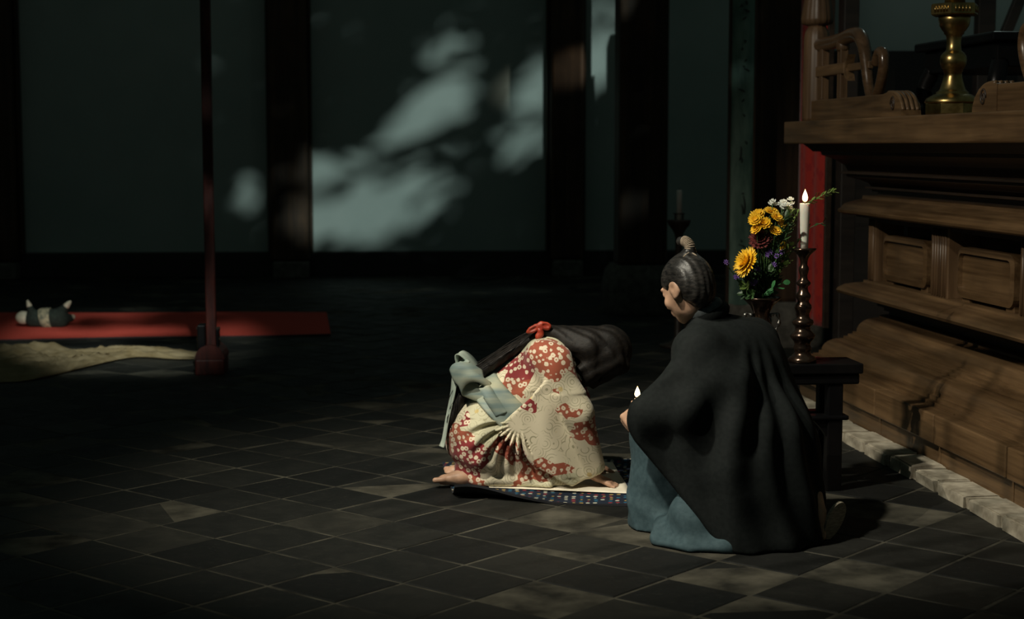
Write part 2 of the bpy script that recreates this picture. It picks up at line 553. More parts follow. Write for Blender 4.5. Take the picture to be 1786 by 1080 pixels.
def back_pillar(x, wd, label):
    root = empty('wall_pillar'); root.matrix_world = WM @ Matrix.Translation((x, -.12, 0))
    tag(root, label, 'pillar', 'pillars set along the plaster wall')
    r = wd / 2
    MB().box((-r, -.19, .19), (r, .118, 4.6), .035).build('shaft', M['dark_wood'], root)
    for s in (-1, 1):
        MB().box((s * r - .012 + s * .022, -.05, .286), (s * r + .012 + s * .022, .115, 4.55), .004).build('edge_shadow', M['dark_wood'], root)  # dark strips put in for the shadow lines beside the shaft
    MB().box((-r + .03, -.24, -.004), (r - .01, .02, .19), .02).build('base_stone', M['base_stone'], root)
    return root
back_pillar(-5.93, .62, 'wide dark pillar against the plaster wall at the left frame edge')
back_pillar(-2.56, .44, 'dark square wall pillar behind the red pole and carpet')
back_pillar(.615, .38, 'dark wall pillar catching a patch of brown moonlight')

# freestanding pillars nearer the altar
def big_pillar(name, x, y, w_, h, bw, bh, label, rot):
    root = empty(name, (x, y, 0), rot); tag(root, label, 'pillar')
    MB().box((-w_ / 2, -w_ / 2, bh - .01), (w_ / 2, w_ / 2, h), .03).build('shaft', M['dark_wood'], root)
    b = bw / 2
    bm = MB()
    prof = [(b * .96, 0), (b, .04), (b, bh * .62), (b * .93, bh * .86), (b * .80, bh)]
    n = 40
    vs = []
    for r, z in prof:
        for i in range(n):
            a = 2 * PI * i / n
            q = (abs(math.cos(a)) ** 5 + abs(math.sin(a)) ** 5) ** (-1 / 5)
            vs.append((r * q * math.cos(a), r * q * math.sin(a), z - .004))
    fs = [(j * n + i, j * n + (i + 1) % n, (j + 1) * n + (i + 1) % n, (j + 1) * n + i) for j in range(len(prof) - 1) for i in range(n)]
    fs += [tuple(range(n - 1, -1, -1)), tuple((len(prof) - 1) * n + i for i in range(n))]
    bm.add(vs, fs).build('base_stone', M['base_stone'], root, sharp=40)
    return root
big_pillar('pillar', 1.165, 14.75, .44, 4.4, .66, .44, 'tall black pillar on a rounded stone base behind the kneeling man', R(3))
big_pillar('pillar', 2.02, 12.35, .44, 4.2, .66, .34, 'tall dark brown pillar behind the flower vase', R(3))

# alcove wall behind the altar
alc = MB().box((2.42, 12.65, 2.23), (6.5, 12.85, 4.6)).build('wall_right', M['plaster']); tag(alc, kind='structure')
tag(MB().box((2.42, 12.60, -.004), (6.5, 12.85, 2.23), .005).build('baseboard_right', M['sill_wood']), kind='structure')
# frame post and diagonal brace in the alcove
fr = empty('alcove_post', (3.28, 11.4, 0)); tag(fr, 'black upright post with a slanting brace behind the brass candlestick', 'post')
MB().box((-.06, -.06, -.004), (.06, .06, 4.2), .006).build('post', M['sill_wood'], fr)
MB().box((-.035, -.04, 0), (.035, .04, 1.9), .005, Matrix.Translation((.02, .0, 1.95)) @ Matrix.Rotation(R(21), 4, 'Y')).build('brace', M['sill_wood'], fr)

# left wall with a wide opening, beyond the frame
tag(MB().box((-9, 2.5, -.004), (-8.8, 19.2, 4.6)).build('wall_left', M['plaster']), kind='structure')

# ------------------------------------------------------------------ the altar platform
AR = R(7.07)
AO = Vector((3.3, 7.5))                       # local reference of the altar in its own axes
def aw(x, y, z=0):                            # altar axes -> world
    return Vector((x * math.cos(AR) - y * math.sin(AR), x * math.sin(AR) + y * math.cos(AR), z))
def aroot(name, x, y, z=0):
    return empty(name, aw(x, y, z), AR)
altar = aroot('altar_platform', AO.x, AO.y)
tag(altar, 'tall tiered dark wooden altar platform with moulded ledges and panels', 'altar')
X0, Y0, YN, XB = 3.2, 8.8, 4.6, 5.3
def course(prof):
    """closed profile (outset, height) carried along the front and round the far corner"""
    n = len(prof); mb = MB(); vs = []
    for st in range(3):
        for o, z in prof:
            x, y = [(X0 - o, YN), (X0 - o, Y0 + o), (XB, Y0 + o)][st]
            vs.append((x - AO.x, y - AO.y, z))
    fs = [(s * n + i, s * n + (i + 1) % n, (s + 1) * n + (i + 1) % n, (s + 1) * n + i) for s in (0, 1) for i in range(n)]
    fs += [tuple(range(n - 1, -1, -1)), tuple(2 * n + i for i in range(n))]
    return mb.add(vs, fs)
def cbuild(name, prof, mat, sharp=28):
    return course(prof).build(name, M[mat], altar, sharp=sharp)
def arc(c, r, a0, a1, n=8):
    return [(c[0] + r[0] * math.cos(R(a0 + (a1 - a0) * i / n)), c[1] + r[1] * math.sin(R(a0 + (a1 - a0) * i / n))) for i in range(n + 1)]
JO = [5.44, 6.22, 7.0, 7.78, 8.56]
def abox(name, x0, x1, y0, y1, z0, z1, mat, b=.004, parent=None):
    return MB().box((x0 - AO.x, y0 - AO.y, z0), (x1 - AO.x, y1 - AO.y, z1), b).build(name, M[mat], parent or altar)
# plank course above the kerb, then the heavy sill beam in lengths
ys = [YN] + JO + [Y0 + .36]
for i in range(len(ys) - 1):
    abox('sill_plank', 2.838, 3.0, ys[i] + .004, ys[i + 1] - .004, .04, .146, 'altar', .003)
ys = [YN] + JO + [Y0 + .40]
for i in range(len(ys) - 1):
    abox('sill_beam', 2.80, 3.0, ys[i] + .007, ys[i + 1] - .007, .150, .284, 'altar', .006)
abox('end_beam', 3.0, XB, Y0 + .2, Y0 + .40, .15, .284, 'altar_x', .006)
cbuild('lower_fillet', [(.302, .284), (.302, .301), (.276, .303), (.276, .321), (.2, .321), (.2, .284)], 'altar')
cbuild('lower_roll', [(.264, .321)] + arc((.165, .321), (.099, .080), 0, 90)[1:] + [(.05, .402), (.05, .321)], 'altar', 40)
cbuild('step_course', [(.167, .402), (.167, .415), (.147, .416), (.147, .429), (.127, .430), (.127, .444), (0, .444), (0, .402)], 'altar')
cbuild('upper_roll', [(.110, .444)] + arc((.012, .444), (.098, .090), 0, 90)[1:] + [(-.06, .535), (-.06, .444)], 'altar', 40)
cbuild('top_fillet', [(.012, .535), (.012, .548), (-.015, .556), (-.08, .556), (-.08, .535)], 'altar')
cbuild('recess_moulding', [(-.03, .556), (-.03, .576), (-.008, .577), (-.008, .60), (.022, .601), (.022, .626), (.055, .64), (.06, .653), (-.1, .653), (-.1, .556)], 'dark_and_shade')  # recess drawn darker, its shade put into the wood colour
cbuild('lower_ledge', [(.06, .653), (.165, .655), (.195, .664), (.205, .680), (.195, .696), (.165, .716), (.11, .729), (.085, .731), (.083, .744), (-.1, .744), (-.1, .653)], 'altar', 35)
abox('waist_wall', 3.30, 3.34, YN, Y0 - .1, .744, 1.10, 'dark_and_shade', .002)
abox('waist_end_wall', 3.34, XB, Y0 - .14, Y0 - .1, .744, 1.10, 'dark_and_shade', .002)
# fluted posts and rounded panels of the waist
for k in range(4):
    y1 = 8.98 - k * 1.05; y0 = y1 - .225
    y1 = min(y1, 8.87)
    p = abox('waist_post', 3.135, 3.30, y0, y1, .742, 1.098, 'altar_v', .004)
    nfl = 6
    for q in range(nfl):
        yy = y0 + .03 + (y1 - y0 - .06) * q / (nfl - 1)
        MB().tube([(3.136 - AO.x, yy - AO.y, .75), (3.136 - AO.x, yy - AO.y, 1.09)], .010, 8).build('flute', M['altar_v'], p, smooth=True)
def rrect(a0, a1, b0, b1, r, n=5):
    out = []
    for cx_, cy_, s in ((a1 - r, b0 + r, -90), (a1 - r, b1 - r, 0), (a0 + r, b1 - r, 90), (a0 + r, b0 + r, 180)):
        out += [(cx_ + r * math.cos(R(s + 90 * i / n)), cy_ + r * math.sin(R(s + 90 * i / n))) for i in range(n + 1)]
    return out
for k in range(3):
    ya, yb = 8.02 - k * 1.05, 8.67 - k * 1.05
    fn = lambda x: (lambda a, b: (x - AO.x, a - AO.y, b))
    pan = MB().prism(rrect(ya + .025, yb - .025, .79, .985, .035), fn(3.165), fn(3.28)).build('waist_panel', M['altar'], altar)
    o_, i_ = rrect(ya, yb, .765, 1.01, .055), rrect(ya + .028, yb - .028, .793, .982, .035)
    n = len(o_); mb = MB()
    vs = [fn(3.15)(*p) for p in o_] + [fn(3.142)(*p) for p in i_] + [fn(3.24)(*p) for p in o_] + [fn(3.24)(*p) for p in i_]
    fs = []
    for i in range(n):
        j = (i + 1) % n
        fs += [(i, j, n + j, n + i), (2 * n + i, 2 * n + j, j, i), (n + i, n + j, 3 * n + j, 3 * n + i)]
    mb.add(vs, fs).build('panel_frame', M['altar'], pan)
    for yy in (ya + .07, yb - .07):
        abox('panel_foot', 3.165, 3.24, yy - .045, yy + .045, .742, .775, 'altar', .004, pan)
cbuild('ledge_underside', [(.0, 1.075), (.055, 1.077), (.06, 1.098), (.12, 1.103), (.125, 1.114), (-.1, 1.114), (-.1, 1.075)], 'dark_and_shade')
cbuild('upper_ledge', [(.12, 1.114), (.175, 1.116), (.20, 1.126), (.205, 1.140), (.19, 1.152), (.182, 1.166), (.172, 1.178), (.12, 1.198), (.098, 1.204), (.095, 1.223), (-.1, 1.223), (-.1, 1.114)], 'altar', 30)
cbuild('upper_fillet', [(.03, 1.223), (.03, 1.244), (.055, 1.246), (.055, 1.256), (.085, 1.262), (.085, 1.274), (-.1, 1.274), (-.1, 1.223)], 'dark_and_shade')  # courses from here to the cornice have the slab's shade painted in
cbuild('upper_hollow', [(.06, 1.274), (.07, 1.292), (.11, 1.312), (.165, 1.327), (.17, 1.343), (.195, 1.345), (.195, 1.357), (-.1, 1.357), (-.1, 1.274)], 'dark_and_shade', 35)
cbuild('cornice', [(.16, 1.357), (.175, 1.39), (.22, 1.425), (.28, 1.45), (.285, 1.468), (.32, 1.47), (.34, 1.49), (.365, 1.513), (-.1, 1.513), (-.1, 1.357)], 'dark_and_shade', 35)
slab = MB().box((2.75 - AO.x, YN - AO.y, 1.513), (XB - AO.x, 9.27 - AO.y, 1.641), .008).build('top_slab', M['altar'], altar)

# kerb of rough stones in front of the altar
kerb = aroot('stone_kerb', 2.76, 7.0); tag(kerb, 'kerb of rough pale stones along the foot of the altar', 'kerb')
y = 4.7; k = 0
while y < 9.3:
    L = .29 + random.uniform(-.05, .06)
    bm = bmesh.new(); bmesh.ops.create_cube(bm, size=1)
    bmesh.ops.bevel(bm, geom=bm.edges[:], offset=.08, segments=2, affect='EDGES')
    dx = random.uniform(-.014, .014); dz = random.uniform(-.006, .010)
    for v in bm.verts:
        v.co = Vector(((v.co.x) * .168 + dx + random.gauss(0, .0025), v.co.y * (L - .008) + random.gauss(0, .003), (v.co.z + .5) * (.056 + dz) - .004 + random.gauss(0, .0018)))
    me = bpy.data.meshes.new('kerb_stone'); bm.to_mesh(me); bm.free()
    link('kerb_stone', me, M['stone'], kerb, (0, y + L / 2 - 7.0, 0))
    y += L

# ------------------------------------------------------------------ altar railings
def railing(label, yp, sgn, post):
    """yp: where the board ends; sgn=+1 runs away from the viewer, -1 towards"""
    root = aroot('altar_railing', 2.86, yp, 1.641); tag(root, label, 'railing', 'railings on the altar slab')
    Lb = 1.50
    def bx(name, x0, x1, s0, s1, z0, z1, mat='altar', b=.006):
        a, c = sorted((sgn * s0, sgn * s1))
        return MB().box((x0, a, z0), (x1, c, z1), b).build(name, M[mat], root)
    bx('bottom_board', -.045, .045, .24, Lb, 0, .115)
    # carved scroll end of the board: fluted nose plus a spiral on its face
    prof = [(.26, 0), (.26, .115), (.20, .122), (.14, .118), (.08, .10), (.035, .065), (.015, .03), (.01, 0)]
    s = MB().prism(prof, lambda a, b: (-.05, sgn * a, b), lambda a, b: (.05, sgn * a, b)).build('scroll_end', M['altar'], root)
    pts = [(.055 + .03 * (1 - t / 26) * math.cos(t * .5) + .07, .062 + .04 * (1 - t / 26) * math.sin(t * .5)) for t in range(24)]
    MB().tube([(-.051, sgn * a, b) for a, b in pts], .005, 6).build('spiral', M['dark_and_shade'], s, smooth=True)
    for q in range(4):
        xx = -.036 + .024 * q
        MB().tube(spline([(xx, sgn * .22, .120), (xx, sgn * .13, .115), (xx, sgn * .06, .085), (xx, sgn * .018, .03)], 5), .011, 8).build('ridge', M['altar'], s, smooth=True)
    for s0 in (1.04, 1.36):
        bx('baluster', -.022, .022, s0 - .028, s0 + .028, .115, .42, 'altar_v', .004)
    bx('middle_rail', -.026, .026, .95, Lb, .245, .305)
    bx('rear_rail', -.012, .018, .60, .95, .255, .295)
    MB().prism([(.955, .237), (.955, .313), (.895, .345), (.93, .275), (.895, .205)], lambda a, b: (-.022, sgn * a, b), lambda a, b: (.022, sgn * a, b)).build('rail_tip', M['altar'], root)
    # top rail that bends over, drops and curls up again
    path = spline([(0, sgn * Lb, .425), (0, sgn * 1.1, .43), (0, sgn * .90, .445), (0, sgn * .78, .435), (0, sgn * .70, .37), (0, sgn * .65, .26), (0, sgn * .61, .16),
                   (0, sgn * .545, .085), (0, sgn * .465, .14), (0, sgn * .405, .24), (0, sgn * .41, .315), (0, sgn * .465, .330), (0, sgn * .515, .275)], 6)
    rad = [.038 + (.0 if i < 18 else -.010 * min(1, (i - 18) / 18)) for i in range(len(path))]
    MB().tube(path, rad, 14, up=(1, 0, 0)).build('curled_top_rail', M['altar_gloss'], root, smooth=True)
    MB().lathe([(.03, 0), (.036, .01), (.036, .05), (.03, .06)], 16, (0, sgn * 1.04, .37)).build('rail_block', M['altar_v'], root, smooth=True)
    if post:
        s0 = Lb + .0
        MB().lathe([(.072, 0), (.075, .02), (.072, .46), (.066, .50), (.052, .525), (.046, .54)], 40, (0, sgn * s0, 0), (14, .035)).build('newel_post', M['altar_v'], root, smooth=True)
        MB().lathe([(.045, .535), (.085, .550), (.088, .575), (.080, .64), (.066, .71), (.060, .78), (.05, .83), (.03, .87), (.008, .89)], 42, (0, sgn * s0, 0), (14, .05)).build('newel_cap', M['altar_v'], root, smooth=True)
    return root
railing('wooden altar railing with fluted post and curled rail on the slab\'s far corner', 7.52, 1, True)
railing('wooden altar railing with curled rail at the right frame edge', 6.70, -1, False)

# lacquered low table standing on the altar behind the railing
bt = aroot('offering_table', 3.95, 8.65, 1.641); tag(bt, 'black lacquered offering table with glinting edges behind the altar railing', 'table')
MB().box((-.45, -.55, .40), (.45, .55, .45), .012).build('table_top', M['lacquer'], bt)
MB().box((-.40, -.50, .27), (.40, .50, .40), .008).build('apron', M['lacquer'], bt)
for sx in (-1, 1):
    for sy in (-1, 1):
        MB().tube(spline([(sx * .36, sy * .46, .30), (sx * .40, sy * .50, .18), (sx * .37, sy * .47, .09), (sx * .42, sy * .52, .045)], 5), [.05] * 8 + [.04] * 8, 8).build('leg', M['lacquer'], bt, smooth=True)

# brass candlestick on the slab
bc = aroot('brass_candlestick', 2.97, 7.30, 1.641); tag(bc, 'tall aged brass candlestick with bulbous stem on the altar slab', 'candlestick')
q = 1 / 372.0
MB().lathe([(47 * q, 0), (48 * q, 4 * q), (48 * q, 20 * q), (46 * q, 22 * q)], 8).build('octagonal_base', M['brass'], bc)
MB().lathe([(r * q, z * q) for r, z in ((46, 21), (47, 24), (44, 30), (33, 36), (28, 38), (28, 41), (25, 42), (22, 46), (19, 55), (16, 66), (15, 74), (17, 76), (17, 79), (19, 81), (22, 88), (23, 95), (22, 102), (18, 108), (15, 110), (13, 113), (12, 124), (13, 134), (14, 138), (17, 140), (17, 143), (20, 146), (25, 154), (27, 163), (27, 170), (22, 174))], 40).build('stem', M['brass'], bc, smooth=True)
MB().lathe([(40 * q, 171 * q), (42 * q, 173 * q), (42 * q, 189 * q), (40 * q, 191 * q)], 6).build('hexagonal_collar', M['brass'], bc)
MB().lathe([(18 * q, 190 * q), (16 * q, 205 * q), (22 * q, 215 * q), (16 * q, 225 * q), (18 * q, 245 * q), (50 * q, 262 * q), (52 * q, 268 * q), (10 * q, 268 * q)], 36).build('drip_pan', M['brass'], bc, smooth=True)
for i in range(6):
    a = 2 * PI * (i + .5) / 6
    for t in range(5):
        tt = (t - 2) * 6.2 * q
        c = Vector((math.cos(a), math.sin(a), 0)) * 36.5 * q + Vector((-math.sin(a), math.cos(a), 0)) * tt
        MB().tube([c + Vector((0, 0, 176 * q)), c + Vector((0, 0, 186 * q))], .005, 6).build('relief', M['brass'], bc, smooth=True)

# red brocade hanging beside the altar end
ban = aroot('brocade_banner', 3.32, 10.5, .32); tag(ban, 'long red brocade banner hanging beside the altar\'s far end', 'banner')
mb = MB(); nx, nz = 14, 40
vs = []
for s in (-.006, .006):
    for j in range(nz + 1):
        for i in range(nx + 1):
            yy = -.31 + .62 * i / nx; zz = 2.9 * j / nz
            vs.append((s + .012 * math.sin(i * 1.1 + .2) * (1 - .3 * j / nz), yy, zz))
W_ = nx + 1; n1 = W_ * (nz + 1)
fs = []
for j in range(nz):
    for i in range(nx):
        a = j * W_ + i
        fs += [(a, a + 1, a + W_ + 1, a + W_), (n1 + a, n1 + a + W_, n1 + a + W_ + 1, n1 + a + 1)]
for j in range(nz):
    for i in (0, nx):
        a = j * W_ + i; fs.append((a, a + W_, n1 + a + W_, n1 + a))
for i in range(nx):
    for j in (0, nz):
        a = j * W_ + i; fs.append((a, a + 1, n1 + a + 1, n1 + a))
mb.add(vs, fs).build('cloth', M['brocade'], ban, smooth=True)
MB().box((-.02, -.335, 0), (.02, -.308, 2.9), .003).build('edge_strip', M['dark_and_shade'], ban)
MB().tube([(0, -.36, 2.9), (0, .36, 2.9)], .02, 10).build('hanging_rod', M['dark_wood'], ban, smooth=True)
sp = aroot('banner_post', 3.42, 10.13, 0); tag(sp, 'slim dark upright post between banner and altar', 'post')
MB().box((-.05, -.06, -.004), (.05, .06, 3.3), .006).build('post', M['sill_wood'], sp)
MB().box((-.09, -.10, -.004), (.09, .10, .16), .012).build('foot_block', M['dark_wood'], sp)

# green painted couplet plaque standing before the brown pillar
def plaque_mat():
    t = NT('green_plaque_paint')
    n = t.noise(t.coord((4, 4, 1)), 3, 5); n2 = t.noise(t.coord((30, 30, 4)), 1, 3)
    t.set(color=t.mix(t.step(n, .35, .7), (.05, .095, .075), (.13, .20, .155)), rough=.55, spec=.3)
    t.bump(n2, .2, .002); return t.m
M['plaque'] = plaque_mat()
M['ink'] = NT('dark_brush_ink').set(color=(.012, .016, .014), rough=.6)
pq = empty('couplet_plaque', (1.655, 11.8, 0), R(4)); tag(pq, 'tall narrow green plaque with dark brushed characters beside the brown pillar', 'plaque')
prof = [(math.sin(R(a)) * .085, -.03 - .035 * math.cos(R(a))) for a in range(-90, 91, 15)] + [(.085, 0), (-.085, 0)]
MB().prism(prof, lambda a, b: (a, b, .35), lambda a, b: (a, b, 4.0)).build('board', M['plaque'], pq, sharp=50)
for s in (-1, 1):
    MB().box((s * .085 - .012, -.04, .33), (s * .085 + .012, .012, 4.02), .004).build('edge_moulding', M['dark_wood'], pq)
MB().box((-.12, -.06, -.004), (.12, .06, .36), .012).build('stand_block', M['base_stone'], pq)
rr = random.Random(4)
for k in range(9):
    z0 = .72 + k * .36
    for st in range(rr.randint(3, 5)):
        x0, x1 = rr.uniform(-.04, .02), rr.uniform(-.02, .045)
        za, zb = z0 + rr.uniform(-.11, .11), z0 + rr.uniform(-.11, .11)
        if rr.random() < .5: x1 = x0 + .01
        else: zb = za - .02
        pts = spline([(x0, -.066 + .10 * abs(x0) ** 1.4, za), ((x0 + x1) / 2 + .006, -.0665, (za + zb) / 2), (x1, -.066 + .10 * abs(x1) ** 1.4, zb)], 4)
        MB().tube(pts, [.004 + .007 * math.sin(PI * (i + 1) / (len(pts) + 1)) for i in range(len(pts))], 6, .5).build('brush_stroke', M['ink'], pq, smooth=True)

# ------------------------------------------------------------------ candles, flames
def flame(parent, c, h, r, watts):
    prof = []
    for i in range(15):
        t = i / 14
        prof.append((max(.0004, r * math.sin(PI * t ** .62) * (1 - .12 * t)), h * t))
    f = MB().lathe(prof, 16, c).build('flame', M['flame'], parent, smooth=True)
    d = bpy.data.lights.new('candle_light', 'POINT'); d.energy = watts; d.color = (1, .60, .27); d.shadow_soft_size = .012
    l = bpy.data.objects.new('candle_light', d); COL.objects.link(l); l.parent = parent; l.location = (c[0], c[1], c[2] + h * .55)
    f.visible_shadow = True
    d.use_shadow = True
    return f

# black side table with candlestick and vase
TB = empty('side_table', (1.17, 7.03, 0), R(6)); tag(TB, 'black lacquered side table behind the kneeling man', 'table')
HX, HY, TZ = .34, .115, .565
MB().box((-HX, -HY, TZ - .045), (HX, HY, TZ), .006).build('table_top', M['lacquer'], TB)
MB().box((-HX + .012, -HY + .012, TZ - .092), (HX - .012, HY - .012, TZ - .045), .008).build('apron', M['lacquer'], TB)
for sx in (-1, 1):
    for sy in (-1, 1):
        cx_, cy_ = sx * (HX - .115), sy * (HY - .05)
        lg = MB().box((cx_ - .034, cy_ - .03, .0), (cx_ + .034, cy_ + .03, TZ - .09), .006)
        lg.build('leg', M['lacquer'], TB)
        pr = [(0, 0), (.06, 0), (.04, -.02), (.018, -.045), (0, -.075)]
        for s2 in (-sx,):
            MB().prism(pr, lambda a, b: (cx_ + s2 * (.034 + a), cy_ - .02, .315 + b), lambda a, b: (cx_ + s2 * (.034 + a), cy_ + .02, .315 + b)).build('bracket', M['lacquer'], TB)
for sy in (-1, 1):
    MB().box((-HX + .055, sy * (HY - .05) - .038, .315), (HX - .055, sy * (HY - .05) + .038, .337), .008).build('stretcher', M['lacquer'], TB)
rc = MB().box((-.06, -.02, 0), (.06, .03, .004), .0015).build('table_runner', M['brocade']); rc.location = (1.31, 7.12, TZ); rc.rotation_euler = (0, 0, R(6))
tag(rc, 'small red cloth on the side table behind the bronze candlestick', 'cloth')

cs = empty('bronze_candlestick', (1.262, 7.0, TZ)); tag(cs, 'dark bronze candlestick with many turned bulges on the side table', 'candlestick')
u = 1 / (3.0875 * 402.0)
pf = [(1000, 75), (985, 77), (972, 70), (962, 50), (950, 44), (938, 42), (930, 48), (918, 46), (905, 42), (890, 45), (875, 58), (860, 66), (850, 66), (838, 54), (825, 42), (812, 40), (802, 44), (796, 54), (782, 58), (770, 54), (764, 40), (752, 34), (738, 33), (722, 40), (705, 46), (690, 44), (678, 34), (668, 30), (655, 37), (642, 41), (630, 37), (618, 28), (602, 24), (590, 24), (580, 36), (570, 39), (562, 32), (548, 21), (530, 20), (515, 24), (500, 28), (486, 26), (474, 19), (455, 20), (438, 24), (420, 34), (404, 50), (392, 64), (385, 66)]
MB().lathe([(r * u, (1000 - y_) * u) for y_, r in pf], 40).build('stem', M['bronze'], cs, smooth=True)
cand_ = empty('burning_candle', (1.262, 7.0, TZ + 615 * u)); tag(cand_, 'lit white candle on the bronze candlestick beside the flowers', 'candle')
MB().lathe([(21 * u, 0), (22 * u, 40 * u), (28 * u, 236 * u), (27 * u, 242 * u), (20 * u, 241 * u), (6 * u, 236 * u)], 28).build('wax', M['wax'], cand_, smooth=True)
MB().tube([(0, 0, 234 * u), (.0005, 0, 252 * u)], .0018, 6).build('wick', M['wick'], cand_)
flame(cand_, (0, 0, 248 * u), .056, .0125, .6)

# vase with silver relief
vz = empty('flower_vase', (1.085, 7.02, TZ)); tag(vz, 'dark bronze flared vase with silvery relief holding the flowers', 'vase')
MB().lathe([(.062, 0), (.064, .01), (.05, .022), (.034, .04), (.032, .055), (.046, .075), (.062, .10), (.066, .125), (.056, .150), (.040, .170), (.034, .19), (.036, .215), (.050, .245), (.074, .268), (.084, .278), (.084, .283), (.076, .281), (.045, .25), (.03, .21)], 40).build('body', M['bronze'], vz, smooth=True)
for s in (-1, 1):
    pts = spline([(s * .036, 0, .20), (s * .065, 0, .21), (s * .078, 0, .18), (s * .066, 0, .145), (s * .058, 0, .13)], 6)
    MB().tube(pts, [.007 + .003 * math.sin(i) for i in range(len(pts))], 8).build('handle', M['silver'], vz, smooth=True)
for k in range(9):
    a = R(-160 + 16 * k)
    MB().lathe([(.003, -.02), (.010, -.01), (.012, .004), (.006, .018), (.001, .022)], 8, (math.cos(a) * .063, math.sin(a) * .063, .118 + .012 * math.sin(k * 2.1))).build('relief', M['silver'], vz, smooth=True)

# distant candle stand
ds = empty('candle_stand', (1.245, 12.1, 0)); tag(ds, 'tall dark candle stand behind the man near the black pillar', 'candle stand')
MB().lathe([(.14, -.003), (.14, .02), (.05, .04), (.028, .08), (.026, .82), (.034, .85), (.05, .88), (.078, .915), (.088, .945), (.088, .953), (.04, .953)], 28).build('pole', M['dark_and_shade'], ds, smooth=True)
for a in range(4):
    th = R(45 + 90 * a)
    MB().tube([(.04 * math.cos(th), .04 * math.sin(th), .95), (.04 * math.cos(th), .04 * math.sin(th), 1.0)], .004, 6).build('gallery_pin', M['dark_and_shade'], ds)
MB().tube([(.042 * math.cos(R(10 * i)), .042 * math.sin(R(10 * i)), 1.0) for i in range(37)], .004, 6).build('gallery_ring', M['dark_and_shade'], ds, smooth=True)
dc = empty('unlit_candle', (1.245, 12.1, .953)); tag(dc, 'unlit pale candle on the distant candle stand', 'candle')
MB().lathe([(.019, 0), (.021, .21), (.018, .222), (.004, .220)], 20).build('wax', M['wax_dim'], dc, smooth=True)
MB().tube([(0, 0, .218), (0, 0, .236)], .002, 6).build('wick', M['wick'], dc)

# ------------------------------------------------------------------ flowers
M['yellow'] = simple('yellow_petal', (.72, .40, .012), (.86, .55, .02), 60, .6)
M['gold'] = simple('golden_disc', (.45, .22, .01), (.6, .33, .02), 90, .8)
M['maroon'] = simple('maroon_petal', (.060, .006, .006), (.13, .014, .010), 60, .7)
M['white'] = simple('white_petal', (.62, .64, .58), (.78, .79, .74), 60, .7)
M['purple'] = simple('purple_petal', (.09, .04, .20), (.17, .09, .32), 60, .7)
M['leaf'] = simple('dark_green_leaf', (.014, .040, .012), (.04, .095, .024), 30, .5)
M['leaf_light'] = simple('light_green_leaf', (.06, .11, .02), (.15, .21, .05), 30, .5)
M['leaf_gloss'] = simple('glossy_leaf', (.02, .09, .03), (.04, .14, .05), 20, .28)
NECK = Vector((1.085, 7.02, TZ + .27))
def frame(d):
    d = Vector(d).normalized()
    a = d.cross(Vector((0, 0, 1)) if abs(d.z) < .9 else Vector((1, 0, 0))).normalized()
    return d, a, d.cross(a)
def petal(mb, c, d, side, L, wd, cup, th=.0012):
    """a solid tapered petal from c along d, bending by cup"""
    d = Vector(d).normalized(); side = Vector(side).normalized(); nrm = d.cross(side)
    vs = []
    prof = [(0, .35), (.35, .9), (.7, 1.0), (.92, .6), (1.0, .15)]
    for t, k in prof:
        p = c + d * L * t + nrm * cup * t * t * L
        vs += [p - side * wd * k / 2, p + side * wd * k / 2, p + nrm * th * 2]
    fs = []
    for j in range(len(prof) - 1):
        a = 3 * j
        fs += [(a, a + 3, a + 4, a + 1), (a, a + 2, a + 5, a + 3), (a + 2, a + 1, a + 4, a + 5)]
    fs += [(0, 1, 2), (12, 14, 13)]
    mb.add(vs, fs)
def stem_to(root, c, mat='leaf', r=.0025):
    s = NECK + Vector((random.uniform(-.02, .02), random.uniform(-.02, .02), 0)) - c
    pts = spline([s, s * .5 + Vector((0, 0, -.01)), Vector((0, 0, -.006))], 5)
    MB().tube(pts, r, 6).build('stem', M[mat], root, smooth=True)
def bloom(name, c, face, rad, rings, mat, label, cat, group=None, disc='gold', width=.22, stem=True):
    root = empty(name, c); tag(root, label, cat, group)
    d, a, b = frame(face)
    mb = MB()
    for (n, el, rl) in rings:
        for i in range(n):
            th = 2 * PI * (i + random.random() * .5) / n + el
            rad_d = a * math.cos(th) + b * math.sin(th)
            pd = rad_d * math.cos(R(el)) + d * math.sin(R(el))
            sd = b * math.cos(th) - a * math.sin(th)
            petal(mb, rad_d * rad * .12, pd, sd, rad * rl * random.uniform(.88, 1.1), rad * width, .12)
    mb.build('petals', M[mat], root, smooth=False)
    if disc:
        dm = MB().lathe([(rad * .02, -rad * .12), (rad * .24, -.05 * rad), (rad * .26, .06 * rad), (rad * .18, .16 * rad), (rad * .02, .2 * rad)], 14)
        Mx = Matrix((( a.x, b.x, d.x), (a.y, b.y, d.y), (a.z, b.z, d.z)))
        dm.v = [Mx @ Vector(v) for v in dm.v]
        dm.build('disc', M[disc], root, smooth=True)
    if stem: stem_to(root, Vector(c))
    return root
double = [(20, 8, 1.0), (18, 28, .9), (14, 50, .72)]
